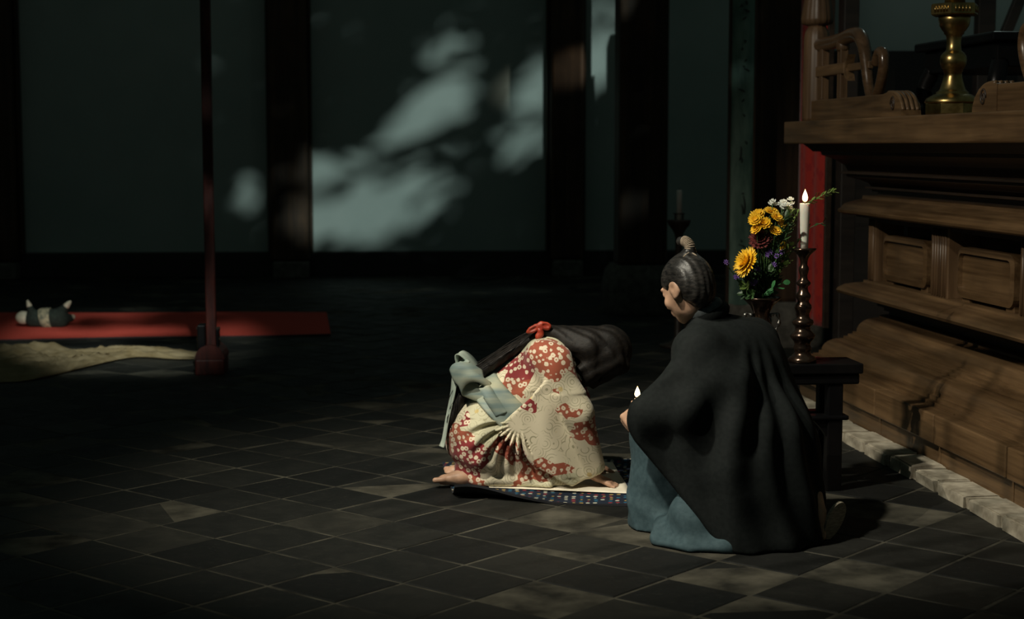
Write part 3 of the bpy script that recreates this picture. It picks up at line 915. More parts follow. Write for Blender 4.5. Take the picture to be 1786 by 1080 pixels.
for i, (pos, r_, fc, lb) in enumerate([
    ((1.060, 7.000, 1.202), .034, (-.3, -.5, .9), 'leftmost yellow chrysanthemum of the top cluster'),
    ((1.125, 7.050, 1.215), .030, (.1, -.4, .9), 'topmost yellow chrysanthemum below the white blossoms'),
    ((1.043, 6.950, 1.185), .030, (-.4, -.7, .6), 'yellow chrysanthemum tucked below the leftmost of the top cluster'),
    ((1.083, 6.950, 1.168), .029, (-.2, -.7, .6), 'yellow chrysanthemum at the heart of the top cluster'),
    ((1.135, 6.970, 1.194), .026, (.3, -.6, .7), 'small yellow chrysanthemum at the cluster\'s right edge'),
    ((1.156, 6.980, 1.169), .024, (.5, -.6, .5), 'small yellow chrysanthemum nearest the lit candle'),
    ((1.049, 6.950, 1.146), .026, (-.6, -.5, .5), 'yellow chrysanthemum just above the maroon bloom'),
    ((1.129, 6.960, 1.135), .027, (.2, -.6, .7), 'yellow chrysanthemum drooping on its own long stem'),
    ((1.163, 6.980, 1.075), .020, (.5, -.5, -.2), 'tiny yellow chrysanthemum hanging beside the candlestick dish')]):
    bloom('yellow_chrysanthemum', Vector(pos), fc, r_, double, 'yellow', lb, 'flower', 'yellow chrysanthemums in the vase', width=.30)
bloom('spider_chrysanthemum', Vector((1.006, 6.930, 1.004)), (-.85, -.35, .40), .062, [(30, -5, 1.0), (28, 14, .95), (24, 34, .85), (18, 55, .7), (10, 72, .55)], 'yellow',
      'large shaggy yellow chrysanthemum low on the left of the bouquet', 'flower', disc=None, width=.16)
bloom('maroon_chrysanthemum', Vector((1.069, 6.980, 1.097)), (-.2, -.7, .6), .046, [(24, 0, 1.0), (22, 22, .9), (18, 44, .75), (10, 65, .55)], 'maroon',
      'dark maroon chrysanthemum in the middle of the bouquet', 'flower', disc=None, width=.24)
for i in range(17):
    bloom('white_blossom', Vector((1.166 + random.uniform(-.05, .05), 7.06 + random.uniform(-.03, .03), 1.245 + random.uniform(-.027, .025))), (random.uniform(-.4, .4), -.5, .9), .0155,
          [(8, 20, 1.0), (6, 55, .8)], 'white', 'tiny white blossom in the tuft at the bouquet\'s top', 'flower', 'white blossoms at the top of the bouquet', disc=None, width=.5)
for i, pos in enumerate([(1.098, 6.970, 1.034), (1.110, 6.970, 1.046), (1.159, 6.970, 1.046), (1.128, 6.970, 0.992), (1.059, 6.970, 0.972), (0.970, 6.970, 0.987), (0.966, 6.970, 0.937), (1.038, 6.970, 0.910), (1.048, 6.970, 0.917), (1.140, 6.970, 1.029), (0.921, 6.970, 1.001), (0.983, 6.970, 0.957), (1.025, 6.970, 0.972)]):
    bloom('purple_statice', Vector(pos), (random.uniform(-.5, .5), -.8, .4), .013, [(7, 15, 1.0), (5, 55, .7)], 'purple',
          'tiny purple blossom among the lower leaves of the bouquet', 'flower', 'purple blossoms in the bouquet', disc=None, width=.5)
def sprig(name, pts, nleaf, L, wd, mat, label, group=None, droop=.2):
    root = empty(name, pts[0]); tag(root, label, 'foliage', group)
    o = Vector(pts[0]); sp_ = spline([Vector(p) - o for p in pts], 6)
    MB().tube(sp_, .0018, 6).build('stem', M[mat], root, smooth=True)
    mb = MB()
    for k in range(nleaf):
        t = .15 + .85 * k / max(1, nleaf - 1)
        i = min(int(t * (len(sp_) - 1)), len(sp_) - 2)
        tg = (sp_[i + 1] - sp_[i]).normalized()
        ax = tg.orthogonal().normalized()
        ax = Matrix.Rotation(k * 2.4 + random.random(), 3, tg) @ ax
        petal(mb, sp_[i], tg * .6 + ax * .8, tg.cross(ax), L * random.uniform(.7, 1.1), wd, droop)
    lo_ = mb.build('leaves', M[mat], root)
    return root
for i, pos in enumerate([(1.010, 7.000, 0.895), (1.055, 7.000, 0.882), (1.097, 7.000, 0.907), (1.121, 7.000, 0.950), (1.138, 7.000, 1.007), (1.039, 7.000, 0.945), (1.083, 7.000, 0.989), (1.162, 7.000, 1.044), (1.126, 7.000, 1.094), (1.185, 7.000, 1.143), (1.174, 7.000, 1.212), (1.199, 7.000, 1.193), (1.106, 7.000, 1.123), (1.010, 7.000, 0.950), (1.080, 7.000, 0.870), (1.031, 7.000, 0.865), (1.201, 7.000, 1.081), (1.149, 7.000, 0.920), (0.998, 7.000, 0.870), (1.060, 7.000, 0.925), (1.115, 7.000, 0.895), (1.025, 7.000, 0.920), (1.104, 7.000, 0.970), (1.158, 7.000, 0.970), (1.182, 7.000, 1.007), (1.125, 7.000, 0.865), (1.073, 7.000, 1.024), (1.192, 7.000, 1.168), (1.213, 7.000, 1.230)]):
    e_ = Vector(pos) + Vector((0, random.uniform(-.06, .08), 0))
    sprig('leafy_sprig', [NECK, NECK * .5 + e_ * .5 + Vector((random.uniform(-.02, .02), 0, .01)), e_], 22, .040, .018, 'leaf' if i % 4 else 'leaf_light', 'dark leafy sprig filling out the bouquet in the bronze vase', 'leafy sprigs in the vase')
sprig('yellow_green_branch', [NECK + Vector((.02, .02, 0)), Vector((1.209, 7.140, 1.085)), Vector((1.265, 7.140, 1.224)), Vector((1.340, 7.140, 1.274)), Vector((1.413, 7.120, 1.308))], 40, .030, .009, 'leaf_light', 'long yellow-green branch reaching past the candle flame')
sprig('thin_branch', [NECK + Vector((.02, .02, 0)), Vector((1.227, 7.120, 1.036)), Vector((1.301, 7.120, 1.137)), Vector((1.367, 7.100, 1.168))], 9, .030, .011, 'leaf', 'thin leafy branch reaching right behind the candle')
sprig('glossy_leaf_sprig', [NECK, Vector((1.087, 6.930, 0.871)), Vector((1.126, 6.920, 0.902)), Vector((1.165, 6.920, 0.919))], 7, .040, .024, 'leaf_gloss', 'glossy green leaf sprig hanging over the vase lip')

# ------------------------------------------------------------------ left: carpet, doll, gauze, red pole
cp = empty('red_carpet', (-3.2, 13.4, 0)); tag(cp, 'long red felt carpet lying on the dark tiles at the left', 'carpet')
mb = MB(); nx, ny = 60, 12
FL = [(-5.2, 12.28), (-3.94, 12.39), (-2.6, 12.60), (-1.44, 12.81)]
def carpet_pt(s, t):
    x0 = -5.3 + (3.86) * s; yf = 12.26 + .14 * (x0 + 5.3)
    x1 = -5.5 + (3.83) * s; yb = 14.42 + .03 * (x1 + 5.5)
    x, y_ = x0 + (x1 - x0) * t, yf + (yb - yf) * t
    z = .016 + .003 * math.sin(s * 13 + t * 4)
    return (x + 3.2, y_ - 13.4, z)
vs = [carpet_pt(i / nx, j / ny) for j in range(ny + 1) for i in range(nx + 1)]
n1 = len(vs)
vs += [(x, y_, 0.001) for x, y_, z in vs]
W_ = nx + 1; fs = []
for j in range(ny):
    for i in range(nx):
        a = j * W_ + i
        fs += [(a, a + 1, a + W_ + 1, a + W_), (n1 + a, n1 + a + W_, n1 + a + W_ + 1, n1 + a + 1)]
for i in range(nx):
    for j in (0, ny):
        a = j * W_ + i; fs.append((a, a + 1, n1 + a + 1, n1 + a))
for j in range(ny):
    for i in (0, nx):
        a = j * W_ + i; fs.append((a, a + W_, n1 + a + W_, n1 + a))
mb.add(vs, fs).build('felt', M['red_felt'], cp, smooth=False)
mb = MB().tube([Vector(carpet_pt(i / nx, 0)) + Vector((0, -.003, -.008)) for i in range(nx + 1)], .009, 8)
mb.build('front_shadow_line', M['felt_shadow'], cp, smooth=True)  # dark roll standing in for the shadow under the carpet's front edge

# doll lying on its back
M['doll_skin'] = simple('pale_doll_cloth', (.46, .41, .30), (.60, .54, .41), 60, .9)
M['doll_robe'] = simple('dark_green_doll_robe', (.006, .011, .008), (.016, .025, .017), 40, .9)
M['doll_sash'] = simple('doll_sash', (.10, .10, .07), (.38, .32, .20), 26, .9)
dl = empty('cloth_doll', (-3.84, 13.30, .012)); tag(dl, 'small cloth doll in a green robe lying on the red carpet', 'doll')
V = Vol((-.30, -.16, -.01), (.26, .16, .30), .006)
V.cap((-.11, 0, .075), (.11, 0, .075), .070, .082, .02).cap((-.09, -.03, .09), (-.115, -.05, .165), .042, .026, .02)
V.cap((.09, -.03, .09), (.165, -.03, .165), .055, .030, .03).cap((.10, .04, .07), (.185, .06, .07), .05, .032, .03).cap((-.08, .05, .08), (-.12, .12, .06), .035, .025, .02)
V.cut((0, 0, 1), .001).build('robe', M['doll_robe'], dl)
V = Vol((-.30, -.12, -.01), (-.08, .12, .18), .005)
V.ell((-.185, -.01, .082), (.062, .052, .055), k=.01).cap((-.15, 0, .075), (-.11, 0, .075), .03, .03, .02).build('head', M['doll_skin'], dl)
for nm, a, b, r0, r1 in (('hand', (-.113, -.049, .158), (-.135, -.052, .232), .021, .006), ('foot', (.160, -.03, .160), (.215, -.03, .222), .025, .007), ('foot', (.18, .06, .07), (.222, .065, .085), .027, .010), ('hand', (-.118, .118, .062), (-.15, .15, .04), .02, .006)):
    v = Vector(b) - Vector(a)
    MB().tube([Vector(a), Vector(a) + v * .4, Vector(a) + v * .75, Vector(b)], [r0, r0 * 1.05, r0 * .7, r1], 12).build(nm, M['doll_skin'], dl, smooth=True)
V = Vol((-.08, -.12, -.01), (.10, .12, .18), .005)
V.cap((-.02, 0, .076), (.03, 0, .076), .085, .088).cut((0, 0, 1), .002)
V.cut((1, 0, .25), -.02).cut((-1, 0, -.12), -.055).build('sash', M['doll_sash'], dl)

# heap of gauze
def gauze_mat():
    t = NT('beige_gauze')
    v = t.coord(); n = t.noise(v, 9, 4)
    tr = t.add('ShaderNodeBsdfTransparent'); tl = t.add('ShaderNodeBsdfTranslucent'); mx = t.add('ShaderNodeMixShader'); m2 = t.add('ShaderNodeMixShader')
    t.set(color=t.ramp(n, [(.3, (.25, .19, .10)), (.7, (.40, .32, .195))]), rough=1, spec=0)
    tl.inputs[0].default_value = (.42, .35, .22, 1)
    t.t.links.new(t.b.outputs[0], mx.inputs[1]); t.t.links.new(tl.outputs[0], mx.inputs[2]); mx.inputs[0].default_value = .35
    t.t.links.new(mx.outputs[0], m2.inputs[1]); t.t.links.new(tr.outputs[0], m2.inputs[2]); m2.inputs[0].default_value = .28
    t.t.links.new(m2.outputs[0], t.n['Material Output'].inputs[0]); return t.m
M['gauze'] = gauze_mat()
gz = empty('gauze_cloth', (-3.3, 11.0, 0)); tag(gz, 'crumpled heap of sheer beige gauze on the tiles in front of the carpet', 'cloth')
def gauze_layer(name, s0, hh, ph):
    nx, ny = 130, 46; vs = []
    for j in range(ny + 1):
        for i in range(nx + 1):
            s, t = i / nx, j / ny
            x = -4.6 + 2.35 * s
            # front and back borders of the heap narrow to a tail on the right
            k = max(0, min(1, (s - .60) / .22)); k = k * k * (3 - 2 * k)
            yf = 10.22 + .10 * math.sin(s * 9 + ph) + k * 1.08 + .25 * max(0, s - .5)
            yb = 11.55 + .10 * math.sin(s * 7 + 1 + ph) + .12 * k
            y_ = yf + (yb - yf) * t
            env = min(1, 7 * t) * min(1, 7 * (1 - t)) * min(1, (1 - s) * 9 + .1)
            q = Vector((x * 2.2 + ph * 5, y_ * 1.5, ph))
            ns = noise.noise(q * .9) * .5 + .5
            rg = 1 - abs(noise.noise(Vector((x * 2.6 + 1.2 * noise.noise(q), y_ * 5.2 + 1.6 * noise.noise(q + Vector((3, 1, 0))), ph * 3)))) * 2.2
            r2 = 1 - abs(noise.noise(Vector((x * 6 + 2 * noise.noise(q * 1.4), y_ * 9, ph * 7)))) * 2
            z = .008 + env * hh * (1 - .35 * k) * (.08 + .72 * ns * max(0, rg) + .14 * ns + .26 * max(0, r2))
            vs.append((x + .05 * math.sin(t * 12 + ph) + 3.3, y_ - 11.0 + .03 * math.sin(s * 25), z + s0))
    W_ = nx + 1
    fs = [(j * W_ + i, j * W_ + i + 1, (j + 1) * W_ + i + 1, (j + 1) * W_ + i) for j in range(ny) for i in range(nx)]
    o = MB().add(vs, fs).build(name, M['gauze'], gz, smooth=True)
    so = o.modifiers.new('thickness', 'SOLIDIFY'); so.thickness = .002
    return o
gauze_layer('lower_fold', 0, .085, 0.4)
gauze_layer('upper_fold', .008, .115, 2.1)

# red lacquered pole on a foot block
po = empty('lacquered_pole', (-1.985, 10.66, 0), R(4)); tag(po, 'tall slim dark red lacquered pole in a wooden foot block', 'pole')
MB().box((-.035, -.035, .12), (.03, .03, 3.6), .008).build('shaft', M['red_lacquer'], po)
MB().box((-.105, -.09, -.003), (.085, .20, .105), .012).build('foot_block', M['red_lacquer'], po)
fb = MB(); pr = [( .098 * math.cos(R(a)), .105 + .095 * math.sin(R(a))) for a in range(0, 181, 15)]
fb.prism(pr, lambda a, b: (a - .008, -.085, b), lambda a, b: (a - .008, .19, b)).build('rounded_top', M['red_lacquer'], po)
MB().box((-.088, -.075, .17), (-.036, .06, .33), .008).build('side_cheek', M['lacquer'], po)
MB().box((.032, -.055, .17), (.048, .05, .30), .005).build('side_cheek', M['lacquer'], po)
for z in (.23, .30):
    MB().tube([(-.10, 0, z), (.055, 0, z)], .012, 10).build('peg', M['dark_and_shade'], po, smooth=True)
MB().tube(spline([(-.03, 0, 2.56), (-.09, 0, 2.50), (-.12, 0, 2.56), (-.11, 0, 2.68), (-.03, 0, 2.70)], 5), .02, 10).build('hook', M['lacquer'], po, smooth=True)

# ------------------------------------------------------------------ mat and sheet below the woman
def mat_fabric():
    t = NT('patterned_mat_cloth')
    v = t.coord((1, 1, 0), (0, 0, R(4)))
    d = t.vor(v, 32, 'F1', 'Distance', .25)
    c = t.vor(v, 32, 'F1', 'Color', .25)
    sep = t.add('ShaderNodeSeparateColor'); t.t.links.new(c, sep.inputs[0])
    dot = t.step(d, .34, .26)
    col = t.ramp(sep.outputs[0], [(0, (.45, .44, .36)), (.22, (.45, .44, .36)), (.24, (.22, .03, .035)), (.40, (.22, .03, .035)), (.42, (.02, .10, .17)), (.62, (.02, .10, .17)), (.64, (.33, .22, .07)), (.78, (.33, .22, .07)), (.80, (.012, .018, .032)), (1, (.012, .018, .032))])
    for l in t.n:
        if l.bl_idname == 'ShaderNodeValToRGB': l.color_ramp.interpolation = 'CONSTANT'
    t.set(color=t.mix(dot, (.012, .018, .032), col), rough=.95, spec=.15)
    t.bump(t.noise(t.coord(), 160, 2), .3, .002); return t.m
M['mat'] = mat_fabric()
M['mat_under'] = NT('mat_underside').set(color=(.012, .013, .017), rough=.95)
mt = empty('patterned_mat', (.16, 7.15, 0)); tag(mt, 'dark blue dotted mat with a curled corner under the crouching woman', 'mat')
nx, ny = 60, 50; vs = []
for j in range(ny + 1):
    for i in range(nx + 1):
        s, t = i / nx, j / ny
        x = (-.245 + (.745 + .18) * s) * (1 - t) + (-.33 + (.91 + .18) * s) * t
        y_ = (6.79 - .16 * s) * (1 - t) + (7.58 + .10 * s) * t
        curl = max(0, 1 - t / .22) ** 2 * math.exp(-((s - .04) / .20) ** 2)
        z = .010 + .052 * curl + .004 * math.sin(s * 9) * (1 - t) + .01 * max(0, 1 - t / .1) * math.exp(-((s - .25) / .2) ** 2)
        vs.append((x - .16, y_ - 7.15 + .02 * curl, z))
n1 = len(vs); vs += [(x, y_, max(.001, z - .011)) for x, y_, z in vs]
W_ = nx + 1; ft = [(j * W_ + i, j * W_ + i + 1, (j + 1) * W_ + i + 1, (j + 1) * W_ + i) for j in range(ny) for i in range(nx)]
mb = MB().add(vs, ft)
mb.f += [tuple(n1 + q for q in f[::-1]) for f in ft]
for i in range(nx):
    for j in (0, ny):
        a = j * W_ + i; mb.f.append((a, a + 1, n1 + a + 1, n1 + a))
for j in range(ny):
    for i in (0, nx):
        a = j * W_ + i; mb.f.append((a, a + W_, n1 + a + W_, n1 + a))
mo = mb.build('cloth', M['mat'], mt)
mo.data.materials.append(M['mat_under'])
for p in mo.data.polygons:
    if p.normal.z < .5: p.material_index = 1
M['paper'] = simple('cream_paper', (.66, .60, .47), (.76, .70, .57), 8, .8, spec=.2)
pp = empty('cream_sheet', (.2, 7.2, .012)); tag(pp, 'cream paper sheet spread on the dark dotted mat', 'sheet')
quad = [(-.10, 6.98), (.515, 6.855), (.475, 7.545), (-.12, 7.54)]
nx = 24; vs = []
for j in range(nx + 1):
    for i in range(nx + 1):
        s, t = i / nx, j / nx
        a = Vector(quad[0]) * (1 - s) + Vector(quad[1]) * s; b = Vector(quad[3]) * (1 - s) + Vector(quad[2]) * s
        p = a * (1 - t) + b * t
        vs.append((p.x - .2, p.y - 7.2, .004 + .003 * math.sin(s * 11 + t * 5) * math.sin(t * 7)))
W_ = nx + 1
so = MB().add(vs, [(j * W_ + i, j * W_ + i + 1, (j + 1) * W_ + i + 1, (j + 1) * W_ + i) for j in range(nx) for i in range(nx)]).build('paper', M['paper'], pp, smooth=True)
md = so.modifiers.new('thickness', 'SOLIDIFY'); md.thickness = .002; md.offset = 1

# ------------------------------------------------------------------ people: shared helpers
M['skin'] = simple('warm_skin', (.40, .235, .155), (.52, .32, .215), 30, .5, spec=.4)
def hair_mat(name, c1, c2, vec_scale, rough=.38):
    t = NT(name)
    n = t.noise(t.coord(vec_scale), 1, 4, .6)
    t.set(color=t.ramp(n, [(.35, c1), (.7, c2)]), rough=rough, spec=.28)
    t.bump(n, .5, .004); return t.m
def hand(V, wrist, fwd, palm, thumb_side, size=1.0, curl=(20, 30, 20), spread=4, k=.006, thumb_curl=25):
    """palm plus five jointed fingers; palm = direction the palm faces, thumb_side = sideways direction of the thumb"""
    f = Vector(fwd).normalized(); p = Vector(palm); p = (p - f * p.dot(f)).normalized()
    s = p.cross(f); ts = Vector(thumb_side)
    if s.dot(ts) < 0: s = -s
    w_ = Vector(wrist); S = size
    V.cap(w_ - f * .02 * S, w_ + f * .02 * S, .024 * S, .024 * S, .012)
    for q in (-1.5, -.5, .5, 1.5):
        V.cap(w_ + f * .015 * S + s * q * .010 * S, w_ + f * .085 * S + s * q * .0185 * S, .014 * S, .0125 * S, .010)
    for q, ln in zip((1.5, .5, -.5, -1.5), (.88, 1.0, .93, .74)):
        pos = w_ + f * .088 * S + s * q * .0188 * S
        ang = 0; base = (f + s * math.tan(R(q * spread))).normalized()
        for seg, (L, r) in enumerate(((.040, .0098), (.026, .0090), (.021, .0080))):
            ang += curl[seg]
            dr = base * math.cos(R(ang)) + p * math.sin(R(ang))
            nxt = pos + dr * L * ln * S
            V.cap(pos, nxt, r * S, r * .92 * S, k)
            pos = nxt
    pos = w_ + f * .022 * S + s * .026 * S
    for L, r, a in ((.042, .0135, 52), (.032, .0115, 30), (.026, .0098, 14)):
        dr = (f * math.cos(R(a)) + s * math.sin(R(a))).normalized() * math.cos(R(thumb_curl)) + p * math.sin(R(thumb_curl))
        nxt = pos + dr * L * S
        V.cap(pos, nxt, r * S, r * .93 * S, k + .002); pos = nxt
def foot(V, heel, fwd, up, size=1.0, side=None):
    f = Vector(fwd).normalized(); u_ = Vector(up); u_ = (u_ - f * u_.dot(f)).normalized(); s = f.cross(u_)
    h = Vector(heel); S = size
    V.cap(h + u_ * .012 * S, h + f * .10 * S + u_ * .012 * S, .034 * S, .036 * S, .02)
    V.cap(h + f * .09 * S + u_ * .014 * S, h + f * .160 * S + u_ * .008 * S, .038 * S, .032 * S, .02, sq=(u_, 1.35))
    for q, ln, r in ((-1.9, .85, .008), (-1.0, .95, .0085), (-.1, 1.0, .009), (.8, 1.05, .0095), (1.9, 1.08, .0125)):
        if side: q = q * side
        a = h + f * .165 * S + s * q * .0125 * S + u_ * .010 * S
        V.cap(a, a + f * .034 * ln * S - u_ * .004 * S, r * 1.12 * S, r * S, .005)
def head(V, c, fwd, up, S=1.0):
    f = Vector(fwd).normalized(); u_ = Vector(up); u_ = (u_ - f * u_.dot(f)).normalized(); s = f.cross(u_)
    c = Vector(c); A = [tuple(f), tuple(s), tuple(u_)]
    P = lambda a, b, d: c + f * a * S + s * b * S + u_ * d * S
    V.ell(P(-.012, 0, .025), (.096 * S, .076 * S, .092 * S), A, .01)
    V.ell(P(.020, 0, -.035), (.068 * S, .062 * S, .082 * S), A, .03)
    V.cap(P(.055, 0, -.095), P(.035, 0, -.075), .026 * S, .04 * S, .025)                  # chin
    V.cap(P(.089, 0, .012), P(.103, 0, -.028), .009 * S, .0145 * S, .012)                 # nose
    for q in (-1, 1):
        V.cap(P(.103, q * .009, -.031), P(.094, q * .013, -.033), .008 * S, .007 * S, .006)
        V.ell(P(.090, q * .031, .012), (.016 * S, .018 * S, .011 * S), A, .010, 'sub')     # eye sockets
        V.ell(P(.076, q * .031, .010), (.014 * S, .015 * S, .012 * S), A, .003)            # lids over the eyes
        V.cap(P(.086, q * .014, .030), P(.076, q * .046, .030), .009 * S, .007 * S, .010)  # brow
        V.ell(P(.060, q * .042, -.030), (.024 * S, .020 * S, .022 * S), A, .02)            # cheek
        # ear: rim, lobe and hollow
        e = P(-.012, q * .077, -.005)
        V.ell(e, (.027 * S, .014 * S, .036 * S), A, .006)
        V.ell(P(-.008, q * .094, -.000), (.012 * S, .010 * S, .017 * S), A, .004, 'sub')
        V.ell(P(-.006, q * .080, -.034), (.012 * S, .009 * S, .012 * S), A, .006)
    V.cap(P(.086, -.018, -.060), P(.086, .018, -.060), .0085 * S, .0085 * S, .010)         # lips
    V.cap(P(.083, -.014, -.072), P(.083, .014, -.072), .0090 * S, .0090 * S, .008)
    V.cap(P(.097, -.022, -.0655), P(.097, .022, -.0655), .0035 * S, .0035 * S, .004, 'sub')
    return P, A

# ------------------------------------------------------------------ the woman
WO = Vector((0.0, 7.17, .014))
wm = empty('person', WO); tag(wm, 'crouching person in a red and cream patterned kimono, head bowed low', 'person')
V = Vol((-.48, -.34, -.02), (.60, .34, .78), .0055)
V.cap((-.10, 0, .22), (.14, 0, .50), .13, .10, .05, sq=((0, 1, 0), .8))
V.cap((.145, -.115, .54), (.145, .115, .54), .055, .055, .05)
for s in (-1, 1):
    V.cap((-.10, s * .08, .19), (.20, s * .09, .085), .095, .065, .05)
    V.cap((.20, s * .09, .075), (-.18, s * .085, .05), .05, .038, .03)
    sh = .16 if s < 0 else .16
    V.cap((.165, s * sh, .54), (.29, s * (sh + .035), .31), .042, .034, .03)
    V.cap((.29, s * (sh + .035), .31), (.355, s * (sh - .005), .055), .033, .022, .015)
hand(V, (.36, -.155, .045), (.75, -.10, -.32), (0, .1, -1), (0, 1, 0), .86, (8, 12, 8), 7)
hand(V, (.36, .155, .045), (.75, .10, -.32), (0, -.1, -1), (0, -1, 0), .86, (8, 12, 8), 7)
foot(V, (-.140, -.115, .055), (-1, -.05, -.16), (0, -.30, -1), 1.0, 1)
foot(V, (-.115, .06, .055), (-1, .10, -.16), (0, .25, -1), .95, -1)
V.cap((.20, 0, .58), (.34, 0, .585), .052, .05, .03)
HC = (.405, 0, .555); HF = (.35, -.10, -.93); HU = (.90, 0, .36)
P_, A_ = head(V, HC, HF, HU, .95)
V.cut((0, 0, 1), -.001).build('body', M['skin'], wm)

def kimono_mat():
    t = NT('patterned_kimono')
    v = t.coord((1, .55, 1), (.3, .15, .2), loc=(.37, .21, .14))
    cell = t.vor(v, 7.0, 'F1', 'Color', .9, 'MANHATTAN')
    s = t.add('ShaderNodeSeparateColor'); t.t.links.new(cell, s.inputs[0])
    red = t.step(s.outputs[0], .53, .55)
    vf = t.coord((1, .6, 1), (.1, .4, .3))
    d = t.vor(vf, 40, 'F1', 'Distance', .55)
    petal_n = t.noise(vf, 110, 2)
    dd = t.math('ADD', d, t.math('MULTIPLY', t.math('SUBTRACT', petal_n, .5), .30))
    flower = t.math('MULTIPLY', t.step(dd, .46, .38), t.step(dd, .10, .17))
    redc = t.mix(t.step(s.outputs[1], .45, .55), (.22, .026, .028), (.30, .075, .040))
    redarea = t.mix(flower, redc, (.66, .56, .42))
    d2 = t.vor(t.coord((1, .6, 1), (.5, .1, .2), loc=(.3, .1, 0)), 17, 'F1', 'Distance', .8)
    rings = t.math('SINE', t.math('MULTIPLY', d2, 34.0))
    n3 = t.noise(t.coord(), 14, 2)
    ln = t.math('MULTIPLY', t.step(rings, .70, .95), t.step(n3, .38, .5))
    sage = t.step(s.outputs[2], .72, .76)
    cream = t.mix(t.math('MULTIPLY', sage, .6), (.64, .57, .42), (.42, .42, .28))
    cream = t.mix(t.math('MULTIPLY', ln, .85), cream, (.27, .25, .15))
    gold = t.step(t.vor(t.coord(), 9, 'F1', 'Distance'), .13, .10)
    cream = t.mix(t.math('MULTIPLY', gold, .6), cream, (.52, .36, .09))
    t.set(color=t.mix(red, cream, redarea), rough=.75, spec=.25, sheen=.15)
    t.bump(t.noise(t.coord(), 240, 2), .12, .001); return t.m
M['kimono'] = kimono_mat()
V = Vol((-.48, -.40, -.02), (.60, .40, .78), .0052)
V.cap((-.115, 0, .215), (.15, 0, .495), .172, .130, .05, sq=((0, 1, 0), .86))
V.ell((-.10, 0, .185), (.185, .205, .165), None, .06)
V.cap((.15, -.13, .560), (.15, .13, .560), .086, .086, .06)
for s in (-1, 1):
    V.cap((-.10, s * .09, .17), (.22, s * .10, .085), .135, .085, .06)
    V.cap((.20, s * .10, .06), (-.20, s * .09, .05), .06, .052, .05)
    V.cap((.185, s * .165, .555), (.285, s * .205, .33), .076, .066, .04)
    V.cap((.285, s * .205, .33), (.352, s * .170, .085), .066, .056, .03)
    V.slab([(.20, .52), (.30, .33), (.375, .10), (.36, .065), (.26, .020), (.10, .105), (-.055, .27), (.06, .38)], s * .245 - .004, s * .245 + .004, .008, .012,
           skew=lambda X, Z, s=s: s * (-.045 * np.clip((X - .05) / .3, 0, 1) + .010 * np.sin(30 * X + 14 * Z)))
V.cap((-.14, -.14, .022), (.24, -.15, .020), .028, .030, .03).cap((-.10, -.10, .02), (.16, -.20, .012), .02, .018, .03)
V.ell((-.02, 0, .03), (.24, .20, .05), None, .04)
def folds(x, y, z):
    r = np.sqrt((x - .03) ** 2 + (z - .30) ** 2)
    th = np.arctan2(z - .30, x - .03)
    a = .014 * np.sin(th * 21 + 2.2 * np.sin(r * 16) + y * 5) * np.clip((r - .03) / .06, 0, 1) * np.exp(-((r - .13) / .11) ** 2) * (th < -1.2)
    b = .0050 * np.sin(34 * x + 16 * z + 3 * np.sin(9 * z)) * np.exp(-((x - .20) / .14) ** 2) * (z > .05)
    c = .0045 * np.sin(60 * z + 12 * x) * np.exp(-((z - .10) / .08) ** 2) * (x < .05)
    e = .004 * np.sin(38 * (x * .7 - z * .75) + 5 * np.sin(y * 9)) * (z > .42)
    return a + b + c + e
V.warp(folds)
hd = Vector(HC)
V.cap((.255, 0, .60), (.36, 0, .59), .052, .056, .01, 'sub')
for s in (-1, 1):
    V.cap((.335, s * .175, .13), (.40, s * .155, -.02), .040, .046, .01, 'sub')
V.cap((.165, -.275, .40), (.275, -.262, .03), .012, .016, .012, 'sub').cap((.05, -.285, .33), (.12, -.285, .10), .008, .012, .012, 'sub')
V.cut((0, 0, 1), .004).build('kimono', M['kimono'], wm)
# white under-collar at the nape
M['collar'] = simple('white_collar', (.60, .58, .50), (.70, .68, .60), 40, .8)
pts = [(.205 + .030 * math.cos(a) - .035, .088 * math.sin(a), .637 - .03 * abs(math.sin(a)) ** 2) for a in [R(q) for q in range(70, 291, 10)]]
MB().tube(pts, .011, 8, .5).build('collar', M['collar'], wm, smooth=True)

# obi, its knot and long tails
def obi_mat():
    t = NT('pale_blue_obi')
    v = t.coord((1, 1, 1), (0, R(45), 0))
    n = t.noise(t.coord((3, 3, 34), (0, R(-43), 0)), 1.0, 3)
    b = t.noise(t.coord(), 6, 2)
    c = t.ramp(n, [(.30, (.13, .185, .18)), (.48, (.28, .31, .24)), (.62, (.38, .37, .26)), (.75, (.20, .26, .235))])
    t.set(color=t.mix(t.step(b, .4, .7), c, t.mix(.45, c, (.16, .24, .26))), rough=.6, spec=.35)
    t.bump(t.noise(t.coord(), 200, 2), .15, .001); return t.m
M['obi'] = obi_mat()
M['obi_light'] = simple('pale_obi_tail', (.30, .37, .32), (.45, .50, .43), 14, .65, bump=.2)
V = Vol((-.45, -.34, .10), (.40, .34, .70), .006)
V.cap((-.115, 0, .215), (.15, 0, .495), .187, .148, .0, sq=((0, 1, 0), .86))
V.ell((-.10, 0, .185), (.197, .218, .178), None, .06)
nx_, nz_ = .69, .724
c0 = -.030 * nx_ + .345 * nz_
V.warp(lambda x, y, z: .0035 * np.sin(70 * (x * nx_ + z * nz_)))
V.cut((nx_, 0, nz_), c0 - .068, .012).cut((-nx_, 0, -nz_), -(c0 + .068), .012).build('obi', M['obi'], wm)
